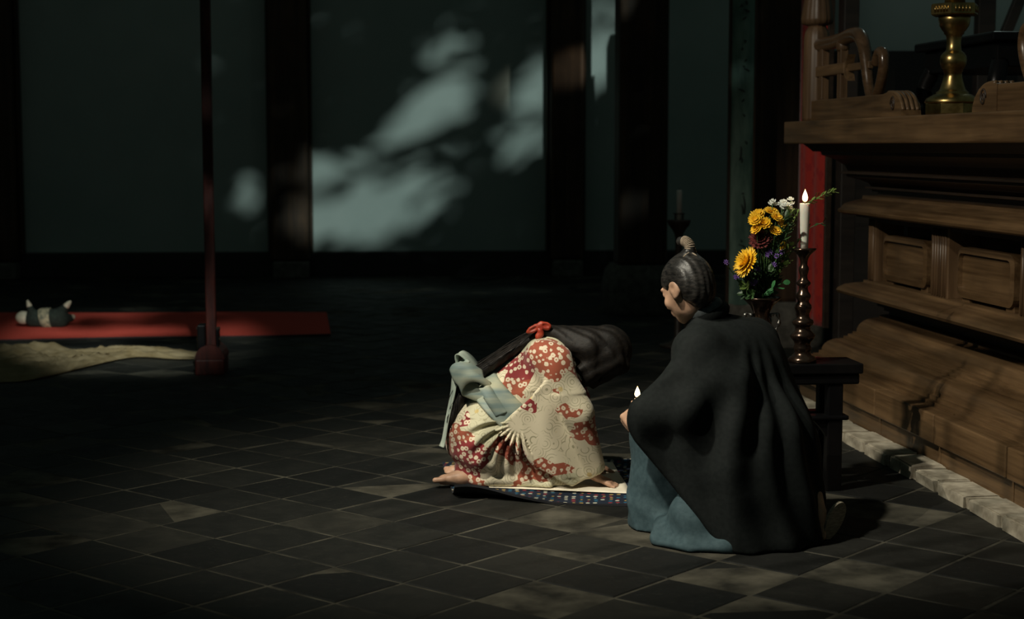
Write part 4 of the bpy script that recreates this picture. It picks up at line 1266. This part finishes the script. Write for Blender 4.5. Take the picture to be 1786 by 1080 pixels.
def ribbon(name, pts, width, side, mat, parent, th=.004, n=6):
    sp_ = spline(pts, n); vs = []; m = len(sp_)
    wd = width if hasattr(width, '__len__') else [width] * 2
    for i, p in enumerate(sp_):
        t = i / (m - 1)
        ww = wd[0] + (wd[-1] - wd[0]) * t
        s_ = Vector(side).normalized()
        tg = (sp_[min(i + 1, m - 1)] - sp_[max(i - 1, 0)]).normalized()
        nr = tg.cross(s_).normalized()
        for a, b in ((-.5, -.5), (-.17, -.9), (.17, -.2), (.5, -.5), (.5, .5), (.17, .8), (-.17, .1), (-.5, .5)):
            vs.append(p + s_ * ww * a + nr * th * (b + .8 * math.sin(a * 9 + t * 5)))
    fs = [(j * 8 + i, j * 8 + (i + 1) % 8, j * 8 + 8 + (i + 1) % 8, j * 8 + 8 + i) for j in range(m - 1) for i in range(8)]
    fs += [tuple(range(7, -1, -1)), tuple((m - 1) * 8 + i for i in range(8))]
    return MB().add(vs, fs).build(name, M[mat], parent, smooth=True)
kn = ribbon('obi_bow', [(-.11, -.10, .46), (-.17, -.13, .50), (-.225, -.13, .495), (-.245, -.12, .455), (-.20, -.115, .425), (-.12, -.12, .40)], (.10, .12), (.55, -.25, -.8), 'obi', wm, .008)
ribbon('bow_loop', [(-.13, -.02, .46), (-.19, -.02, .545), (-.235, -.01, .57), (-.215, 0, .50), (-.14, 0, .45)], (.09, .10), (.25, 1, .1), 'obi_light', kn, .005)
ribbon('bow_tail', [(-.20, -.06, .545), (-.245, -.07, .50), (-.262, -.08, .40), (-.285, -.09, .29), (-.300, -.10, .20), (-.310, -.11, .165)], (.055, .045), (.5, -1, .0), 'obi_light', kn, .005)
ribbon('bow_tail', [(-.12, -.155, .44), (-.085, -.185, .385), (-.045, -.20, .325)], (.05, .055), (1, .1, .35), 'obi', kn, .005)

# hair: cap, long tied tail along the back
M['hair_long'] = hair_mat('long_black_hair', (.0025, .0018, .0015), (.011, .0075, .005), (60, 60, 60), .62)
V = Vol((-.44, -.20, .08), (.60, .20, .76), .006)
V.ell(P_(-.020, 0, .032), (.112, .094, .108), A_, .02)
V.ell(P_(-.045, 0, -.03), (.080, .090, .10), A_, .03)
for s in (-1, 1): V.cap((.235, s * .035, .615), (.34, s * .055, .595), .040, .058, .03)
for s in (-1, 1): V.cap(P_(.075, s * .045, .07), P_(.112, s * .045, -.09), .03, .016, .02)
V.ell(P_(.095, -.0, -.03), (.050, .052, .085), A_, .012, 'sub')
for s in (-1, 1):
    V.cap(P_(.045, s * .074, .05), P_(.060, s * .078, -.10), .032, .024, .02)
    V.cap(P_(.0, s * .076, .03), P_(.02, s * .084, -.12), .032, .022, .02); V.cap(P_(.06, s * .07, -.08), P_(.10, s * .06, -.14), .024, .012, .02)
V.cap((.33, -.0, .63), (.13, -.0, .668), .078, .036, .03, sq=((0, 0, 1), 1.3))
path = spline([(.14, .0, .668), (.02, .01, .592), (-.10, .01, .512), (-.19, -.02, .450), (-.235, -.055, .37), (-.262, -.075, .29), (-.272, -.08, .215)], 4)
rr_ = np.interp(np.linspace(0, 1, len(path)), [0, .1, .35, .6, .85, 1], [.030, .032, .040, .036, .028, .008])
for i in range(len(path) - 1):
    V.cap(path[i], path[i + 1], rr_[i], rr_[i + 1], .02, sq=((-.55, 0, .83), 1.5))
V.warp(lambda x, y, z: .0022 * np.sin(170 * (y + .25 * x) + 30 * np.sin(3 * x) ) )
V.build('hair', M['hair_long'], wm)
rs = random.Random(3)
mb = MB()
for k in range(46):
    off = Vector((rs.gauss(0, .010), rs.gauss(0, .022), rs.gauss(.004, .010)))
    st = rs.randint(0, 8); en = rs.randint(len(path) - 7, len(path) - 1)
    pts = [Vector(path[i]) + off * (1 + .25 * math.sin(i * .5 + k)) + Vector((-.55, 0, .83)) * rr_[i] * .45 for i in range(st, en + 1, 2)]
    if len(pts) > 2: mb.tube(spline(pts, 2), .0016, 4)
so_ = mb.build('hair_strands', M['hair_long'], wm, smooth=True); tag(so_, kind='stuff')
# red bow tying the hair
M['red_silk'] = simple('red_silk', (.26, .026, .012), (.42, .055, .022), 30, .5, bump=.15)
V = Vol((.0, -.16, .56), (.26, .06, .80), .004)
Y_ = -.035
def rot_y(an): c_, s_ = math.cos(R(an)), math.sin(R(an)); return [(c_, 0, s_), (0, 1, 0), (-s_, 0, c_)]
V.ell((.098, Y_ - .012, .684), (.040, .014, .017), rot_y(28), .002).ell((.142, Y_ - .010, .696), (.034, .013, .020), rot_y(-12), .002)
V.ell((.122, Y_ - .018, .656), (.017, .013, .028), rot_y(-30), .002).ell((.124, Y_ - .020, .676), (.013, .012, .013), None, .002)
V.ell((.150, Y_ - .022, .697), (.018, .008, .009), rot_y(-12), .002, 'sub').ell((.092, Y_ - .024, .682), (.022, .008, .007), rot_y(28), .002, 'sub')
V.warp(lambda x, y, z: .0020 * np.abs(np.sin(120 * (x * .75 + z * .6))) - .001)
V.build('hair_ribbon', M['red_silk'], wm)

# ------------------------------------------------------------------ the man
MO = Vector((.85, 6.15, 0))
mn = empty('person', MO); tag(mn, 'kneeling person in a black robe and teal hakama holding a candle, hair in a topknot', 'person')
def m(x, y_, z): return (x - MO.x, y_ - MO.y, z)
V = Vol((-.50, -.30, -.01), (.50, .45, 1.16), .0058)
V.cap(m(.93, 6.2, .34), m(.84, 6.27, .68), .14, .13, .05)
V.cap(m(.70, 6.10, .735), m(.96, 6.40, .735), .06, .06, .05)
V.cap(m(.78, 6.24, .80), m(.685, 6.225, .93), .055, .052, .03)
HF2 = Vector((-.60, .64, -.48)).normalized(); HU2 = Vector((-.30, .38, .87))
MC = m(.668, 6.215, .955)
Pm, Am = head(V, MC, HF2, HU2, 1.0)
V.cap(m(.70, 6.10, .735), m(.655, 5.98, .55), .05, .042, .03); V.cap(m(.655, 5.98, .55), m(.500, 6.08, .520), .04, .028, .02)
hand(V, m(.487, 6.085, .515), (-.62, .25, -.72), (.5, .8, -.3), (.3, .8, .3), .92, (55, 85, 60), 0, k=.010, thumb_curl=60)
V.cap(m(.96, 6.40, .735), m(.74, 6.52, .54), .05, .042, .03); V.cap(m(.74, 6.52, .54), m(.585, 6.43, .413), .04, .028, .02)
hand(V, m(.580, 6.425, .410), (-.8, -.55, .05), (-.3, .5, .0), (0, 0, 1), .95, (60, 75, 45), 1, thumb_curl=40)
V.cap(m(.90, 6.33, .30), m(.58, 6.36, .36), .09, .065, .04); V.cap(m(.58, 6.36, .36), m(.57, 6.36, .05), .055, .04, .03)
V.cap(m(.90, 6.12, .26), m(.70, 6.08, .08), .07, .045, .04); V.cap(m(.70, 6.08, .065), m(1.08, 6.08, .06), .04, .04, .03)
foot(V, m(1.15, 6.095, .17), (.20, .05, -1), (.95, .2, .1), .82, 1)
foot(V, m(.60, 6.36, .03), (-.9, .1, 0), (0, 0, 1), .55, 1)
V.cut((0, 0, 1), .001).build('body', M['skin'], mn)

# hair drawn up to a bound topknot
M['hair_man'] = hair_mat('oiled_black_hair', (.006, .006, .006), (.032, .029, .026), (40, 40, 110), .38)
V = Vol((-.36, -.12, .72), (.10, .28, 1.18), .0048)
V.ell(Pm(-.020, 0, .034), (.106, .086, .096), Am, .01)
V.ell(Pm(-.058, 0, -.015), (.062, .076, .085), Am, .03)
V.cap(Pm(-.055, 0, .10), Pm(-.085, 0, .125), .035, .022, .02)
V.ell(Pm(.085, 0, -.028), (.072, .10, .080), Am, .006, 'sub')
V.ell(Pm(.005, .088, -.030), (.042, .03, .052), Am, .006, 'sub'); V.ell(Pm(.005, -.088, -.030), (.042, .03, .052), Am, .006, 'sub')
F2, S2, U2 = Am[0], Am[1], Am[2]
V.warp(lambda x, y, z: .0016 * np.sin(260 * ((x - Pm(0, 0, 0).x) * S2[0] + (y - Pm(0, 0, 0).y) * S2[1] + (z - Pm(0, 0, 0).z) * S2[2])))
hm = V.build('hair', M['hair_man'], mn)
tk = spline([Pm(-.075, 0, .112), Pm(-.090, 0, .138), Pm(-.078, 0, .163), Pm(-.045, 0, .180)], 6)
M['cord'] = simple('pale_cord', (.22, .17, .12), (.34, .27, .20), 60, .85)
MB().tube(tk, [.020, .019, .0185] + [.018] * (len(tk) - 5) + [.016, .012], 14).build('topknot', M['hair_man'], hm, smooth=True)
for i in range(3, 14):
    c = tk[i]; t_ = (tk[i + 1] - tk[i - 1]).normalized() if i + 1 < len(tk) else (tk[i] - tk[i - 1]).normalized(); a = t_.orthogonal().normalized(); b = t_.cross(a)
    MB().tube([c + (a * math.cos(R(q)) + b * math.sin(R(q))) * .0185 for q in range(0, 361, 24)], .0032, 6).build('cord_turn', M['cord'], hm, smooth=True)
for s in (-1, 1):
    MB().tube(spline([tk[2] + Vector((0, -.018, 0)), tk[2] + Vector((s * .02, -.03, -.012)), tk[2] + Vector((s * .034, -.028, -.03))], 5), .0035, 6).build('cord_end', M['cord'], hm, smooth=True)

# hakama
M['hakama'] = simple('teal_hakama', (.028, .053, .063), (.042, .073, .084), 50, .8, bump=.15, spec=.25)
V = Vol((-.55, -.42, -.01), (.50, .50, .60), .0065)
V.cap(m(.90, 6.33, .33), m(.60, 6.34, .36), .15, .125, .05)
V.cap(m(.60, 6.34, .36), m(.590, 6.32, .0), .118, .132, .05)
V.cap(m(.90, 6.12, .25), m(.70, 6.05, .08), .12, .115, .06)
V.cap(m(.70, 6.05, .06), m(1.04, 6.09, .06), .09, .08, .05)
V.ell(m(.76, 6.10, .015), (.24, .225, .055), None, .05)
V.cap(m(.60, 6.08, .02), m(.80, 5.94, .02), .055, .05, .04).cap(m(.74, 5.96, .02), m(.90, 5.95, .015), .035, .028, .03)
V.warp(lambda x, y, z: .016 * (np.abs(np.sin(15 * x - 11 * y + 2.5 * np.sin(5 * z))) - .6) * np.clip((.5 - z) / .2, 0, 1) + .006 * np.sin(34 * x + 22 * y + 6 * z + 2 * np.sin(14 * z)) * np.clip((.5 - z) / .3, 0, 1) + .005 * np.sin(46 * z + 16 * x - 8 * y) * np.exp(-((z - .06) / .07) ** 2))
V.cut((0, 0, 1), .002).build('hakama', M['hakama'], mn)

# black robe
M['robe'] = simple('black_robe_cloth', (.0042, .0062, .0062), (.0075, .0100, .0098), 60, .85, spec=.2, bump=.15)
V = Vol((-.55, -.42, -.01), (.52, .52, .95), .0065)
SQ = ((.7, -.7, 0), 1.0)
V.cap(m(.95, 6.20, .14), m(.835, 6.265, .67), .245, .170, .05)
V.cap(m(.715, 6.115, .715), m(.955, 6.39, .715), .105, .105, .07)
V.cap(m(.78, 6.23, .74), m(.745, 6.225, .83), .11, .078, .05)
V.cap(m(.92, 6.30, .62), m(1.00, 6.28, .30), .16, .20, .06)
V.cap(m(.93, 6.19, .36), m(.935, 6.13, .0), .225, .255, .06)
V.cap(m(.98, 6.30, .2), m(.98, 6.25, .0), .19, .22, .05)
# near arm and its wide hanging sleeve
V.cap(m(.705, 6.09, .725), m(.655, 5.985, .52), .088, .085, .05)
V.cap(m(.655, 5.985, .54), m(.505, 6.055, .485), .085, .062, .04)
V.cap(m(.80, 6.07, .60), m(.84, 6.03, .20), .115, .15, .06)
V.cap(m(.82, 6.06, .25), m(.875, 6.02, .0), .17, .165, .05)
V.cap(m(.74, 6.06, .50), m(.79, 6.03, .30), .10, .13, .06)
V.cap(m(.585, 6.045, .475), m(.80, 6.035, .44), .075, .11, .06).cap(m(.66, 6.04, .36), m(.80, 6.03, .34), .07, .11, .06)
V.slab([m(.475, 0, .525)[::2], m(.60, 0, .65)[::2], m(.80, 0, .60)[::2], m(.86, 0, .25)[::2], m(.74, 0, .13)[::2], m(.64, 0, .175)[::2], m(.485, 0, .40)[::2]], 5.995 - MO.y, 6.045 - MO.y, .022, .05,
       skew=lambda X, Z: .22 * np.clip(-.20 - X, 0, 1) + .012 * np.sin(30 * X + 10 * Z))
# far arm
V.cap(m(.95, 6.40, .72), m(.75, 6.52, .52), .085, .085, .05)
V.cap(m(.75, 6.52, .52), m(.61, 6.44, .475), .080, .062, .04)
def rfold(x, y, z):
    X = x + MO.x; Y = y + MO.y
    th = np.arctan2(Y - 6.22, X - .88)
    a = .012 * np.sin(th * 13 + 2.4 * np.sin(z * 5.5) + 1.5 * z) * np.clip((.78 - z) / .35, 0, 1)
    b = .004 * np.sin(24 * (X * .8 + z * .55) + 3 * np.sin(z * 6)) * np.exp(-((X - .74) / .16) ** 2) * np.clip((.72 - z) / .2, 0, 1)
    return a + b
V.warp(rfold)
V.cap(m(.80, 6.235, .80), m(.66, 6.225, .94), .066, .066, .01, 'sub')
V.cut((.77, 0, .64), .606 - .77 * MO.x, .02)
V.cut((0, 0, 1), .003).build('robe', M['robe'], mn)
# grey-blue inner collar round the neck
M['collar_blue'] = simple('grey_blue_collar', (.045, .055, .058), (.085, .10, .105), 40, .8)
cc = Vector(m(.738, 6.232, .868)); ax_ = Vector((-.42, -.05, .90)).normalized(); a = ax_.orthogonal().normalized(); b = ax_.cross(a)
MB().tube([cc + (a * math.cos(R(q)) + b * math.sin(R(q))) * .066 for q in range(0, 361, 12)], .016, 8, 1.6).build('inner_collar', M['collar_blue'], mn, smooth=True)
cc = Vector(m(.752, 6.235, .848))
MB().tube([cc + (a * math.cos(R(q)) + b * math.sin(R(q))) * .078 for q in range(0, 361, 12)], .018, 8, 1.4).build('robe_collar', M['robe'], mn, smooth=True)

# sandal under the raised rear foot
M['straw'] = simple('woven_straw', (.18, .15, .11), (.36, .31, .23), 40, .85, bump=.4, stretch=(1, 1, 6))
M['sandal_pad'] = simple('sandal_pad', (.03, .028, .024), (.06, .055, .045), 40, .9)
sd = empty('straw_sandal', (1.205, 6.10, .005)); tag(sd, 'straw sandal on the kneeling man\'s raised heel, sole towards the viewer', 'sandal')
oval = [(.046 * math.cos(R(q)) * (1 + .10 * math.sin(R(q))), .078 * math.sin(R(q)) + .074) for q in range(0, 360, 12)]
sx = Matrix.Rotation(R(22), 3, 'Y') @ Matrix.Rotation(R(38), 3, 'Z')
MB().prism(oval, lambda p, q: sx @ Vector((p, -.006, q)), lambda p, q: sx @ Vector((p, .006, q))).build('sole', M['straw'], sd)
MB().prism([(p * .92, q * .96 + .003) for p, q in oval], lambda p, q: sx @ Vector((p, .006, q)), lambda p, q: sx @ Vector((p, .013, q))).build('pad', M['sandal_pad'], sd)
for s in (-1, 1):
    MB().tube(spline([sx @ Vector((0, .012, .045)), sx @ Vector((s * .025, .030, .06)), sx @ Vector((s * .042, .014, .095))], 5), .005, 8).build('strap', M['sandal_pad'], sd, smooth=True)

# hand candle
hc = empty('hand_candle', (.497, 6.365, .385)); tag(hc, 'short lit candle held low in the kneeling man\'s hands', 'candle')
MB().lathe([(.010, 0), (.011, .01), (.0125, .115), (.011, .119), (.003, .117)], 18).build('wax', M['wax'], hc, smooth=True)
MB().tube([(0, 0, .115), (0, 0, .126)], .0015, 6).build('wick', M['wick'], hc)
flame(hc, (0, 0, .123), .046, .0115, .4)

# ------------------------------------------------------------------ beyond the frame: lattice screen and garden tree that shape the light
ls_ = empty('lattice_screen', (-2.70, 3.81, 0), R(129)); tag(ls_, 'tall dark wooden lattice screen standing left of the view', 'screen')
MB().box((-.75, -.03, 0), (.75, .03, .08), .005).build('bottom_rail', M['dark_wood'], ls_)
MB().box((-.75, -.012, 4.06), (.75, .012, 4.075), .003).build('top_rail', M['dark_wood'], ls_)
lr = random.Random(9); x = -.73
while x < .74:
    hw = lr.uniform(.0045, .009)
    MB().box((x - hw, -.008, .08), (x + hw, .008, 4.06), .001).build('lattice_bar', M['dark_wood'], ls_)
    x += lr.choice((.037, .052, .073))
for z in (.9, 1.9, 2.9):
    MB().box((-.75, -.012, z - .02), (.75, .012, z + .02), .003).build('cross_bar', M['dark_wood'], ls_)

M['tree_leaf'] = simple('garden_leaf', (.012, .03, .010), (.03, .06, .02), 10, .8)
M['bark'] = simple('bark', (.03, .022, .016), (.06, .045, .035), 12, .95, stretch=(3, 3, .4))
tr = empty('garden_tree', (5.6, -1.2, 0)); tag(tr, 'broad-leaved garden tree standing behind the viewer', 'tree')
mb = MB()
tr0 = Vector((5.6, -1.2, 0))
MB().tube(spline([(0, -.3, -.1), (.1, -.35, 2.5), (.5, -.2, 5.2), (-.2, .4, 7.6)], 6), [.2 - .007 * i for i in range(19)], 10).build('trunk', M['bark'], tr, smooth=True)
br = MB()
# sparse windows in the crown let the moon through
lobes = [(-1.69, 0.89, 0.864, 0.412, 12, 1.0), (-1.29, 1.06, 0.465, 0.266, 20, 0.8), (-1.02, 1.65, 0.632, 0.266, 32, 0.8), (-0.69, 2.11, 0.499, 0.332, 35, 1.0), (-0.82, 2.25, 0.266, 0.465, 0, 0.5), (-0.02, 1.62, 0.412, 0.279, 28, 0.95), (0.28, 2.18, 0.279, 0.399, -20, 0.9), (0.98, 2.54, 0.366, 0.366, 30, 1.1), (1.08, 3.04, 0.299, 0.146, 20, 0.6), (-0.42, 3.04, 0.399, 0.08, 20, 0.35), (-0.49, 2.71, 0.332, 0.08, 20, 0.35), (-3.05, 0.96, 0.173, 0.319, -10, 0.5), (-2.23, 1.29, 0.266, 0.299, 0, 0.45), (-1.82, 1.26, 0.399, 0.199, 25, 0.4)]
streaks = [(-1.16, 1.42, 0.499, 0.073, 24), (-0.62, 1.64, 0.399, 0.06, 18), (0.08, 1.78, 0.146, 0.066, 35), (-0.35, 1.44, 0.253, 0.066, 38), (-1.42, 1.32, 0.226, 0.1, 10), (-1.96, 0.99, 0.499, 0.066, 8), (0.98, 2.08, 0.279, 0.053, 28), (-0.22, 2.18, 0.16, 0.465, -14), (-0.62, 1.29, 0.399, 0.047, 8), (-2.23, 1.52, 0.532, 0.093, 15), (-0.09, 1.72, 0.06, 0.106, -20), (-0.76, 2.44, 0.399, 0.053, 22), (0.72, 2.78, 0.532, 0.06, 30)]
def open_amount(px, py):                  # px, py: metres along and up the plaster wall
    b = 0
    for cx_, cy_, rx, ry, an, wgt in lobes:
        c_, s_ = math.cos(R(an)), math.sin(R(an)); u_, v_ = px - cx_, py - cy_
        e = ((u_ * c_ + v_ * s_) / rx) ** 2 + ((-u_ * s_ + v_ * c_) / ry) ** 2
        b += wgt * math.exp(-e * 1.1)
    for cx_, cy_, rx, ry, an in streaks:
        c_, s_ = math.cos(R(an)), math.sin(R(an)); u_, v_ = px - cx_, py - cy_
        e = ((u_ * c_ + v_ * s_) / rx) ** 2 + ((-u_ * s_ + v_ * c_) / ry) ** 2
        b -= 1.3 * math.exp(-e * 1.2)
    return b
def leaf(c, d, L, wd, nrm):
    s_ = d.cross(nrm).normalized()
    vs = [c - d * L / 2, c - d * L * .2 + s_ * wd / 2, c + d * L * .2 + s_ * wd * .42, c + d * L / 2, c + d * L * .2 - s_ * wd * .42, c - d * L * .2 - s_ * wd / 2,
          c + nrm * .012, c - nrm * .004]
    fs = [(i, (i + 1) % 6, 6) for i in range(6)] + [((i + 1) % 6, i, 7) for i in range(6)]
    mb.add([v - tr0 for v in vs], fs)
rl = random.Random(21)
cnt = 0
for gx in range(77):
    for gy in range(55):
        px, py = -4.96 + .1 * gx + rl.uniform(-.047, .047), 4.89 - .1 * gy + rl.uniform(-.047, .047)
        b = open_amount(px, py)
        if rl.random() < min(1, max(0, (b - .05) / .27)): continue
        tgt = wallpt(px, 0, py)
        f_ = rl.uniform(.16, .24)
        c = MOON_L + (tgt - MOON_L) * f_
        an = R(22 + rl.gauss(0, 24))
        d = Vector((math.cos(an), 0.15 * rl.gauss(0, 1), math.sin(an))).normalized()
        leaf(c, d, rl.uniform(.055, .115), rl.uniform(.020, .034), (tgt - MOON_L).normalized())
        cnt += 1
for gx in range(46):
    px, py = rl.uniform(-3.7, -2.4), rl.uniform(12.2, 14.6)
    tgt = Vector((px, py, 0)); f_ = rl.uniform(.22, .30)
    if abs(py - 13.0 - .35 * (px + 3.0)) < .42 and rl.random() < .9: continue
    leaf(MOON2_L + (tgt - MOON2_L) * f_, Vector((.9, .1, .3)).normalized(), rl.uniform(.10, .16), rl.uniform(.04, .06), (tgt - MOON2_L).normalized())
for z_ in range(30):  # leaves added to keep the carpet beam off the red pole
    tgt = Vector((-1.985 + rl.uniform(-.08, .08), 10.66, .35 + .085 * z_)); f_ = rl.uniform(.22, .30)
    leaf(MOON2_L + (tgt - MOON2_L) * f_, Vector((.2, .1, .9)).normalized(), rl.uniform(.05, .08), rl.uniform(.03, .045), (tgt - MOON2_L).normalized())
for x0, z0, x1, z1 in ((-2.2, .9, .3, 2.25), (-1.9, 1.45, .4, 1.95), (-1.2, .75, .5, 1.7), (-.9, 1.5, .4, 2.5), (-1.6, 1.15, -.2, 1.3), (-.6, 2.3, 1.2, 3.0), (-1.5, 1.9, 0.0, 2.6), (.2, 1.7, 1.3, 2.25), (-2.1, 1.3, -.9, 1.35), (-.4, 1.2, .45, 1.95)):
    pts = []
    for i in range(9):
        t = i / 8; tgt = wallpt(x0 + (x1 - x0) * t, 0, z0 + (z1 - z0) * t + .09 * math.sin(7 * t + x0 * 5) )
        pts.append(MOON_L + (tgt - MOON_L) * .21 - tr0)
    mb.tube(pts, [.011 - .0008 * i for i in range(9)], 5)
tag(mb.build('foliage', M['tree_leaf'], tr), kind='stuff')
for k in range(7):
    a = Vector((.4 + rl.uniform(-.1, .1), .1, 5.4 + .3 * k)); b_ = Vector((-.9 + rl.uniform(-.4, .4), 1.0 + rl.uniform(-.4, .4), 8.6 + rl.uniform(-.2, .6)))
    MB().tube(spline([a, (a + b_) / 2 + Vector((0, 0, .1)), b_], 4), [.035 - .003 * i for i in range(9)], 6).build('branch', M['bark'], tr, smooth=True)
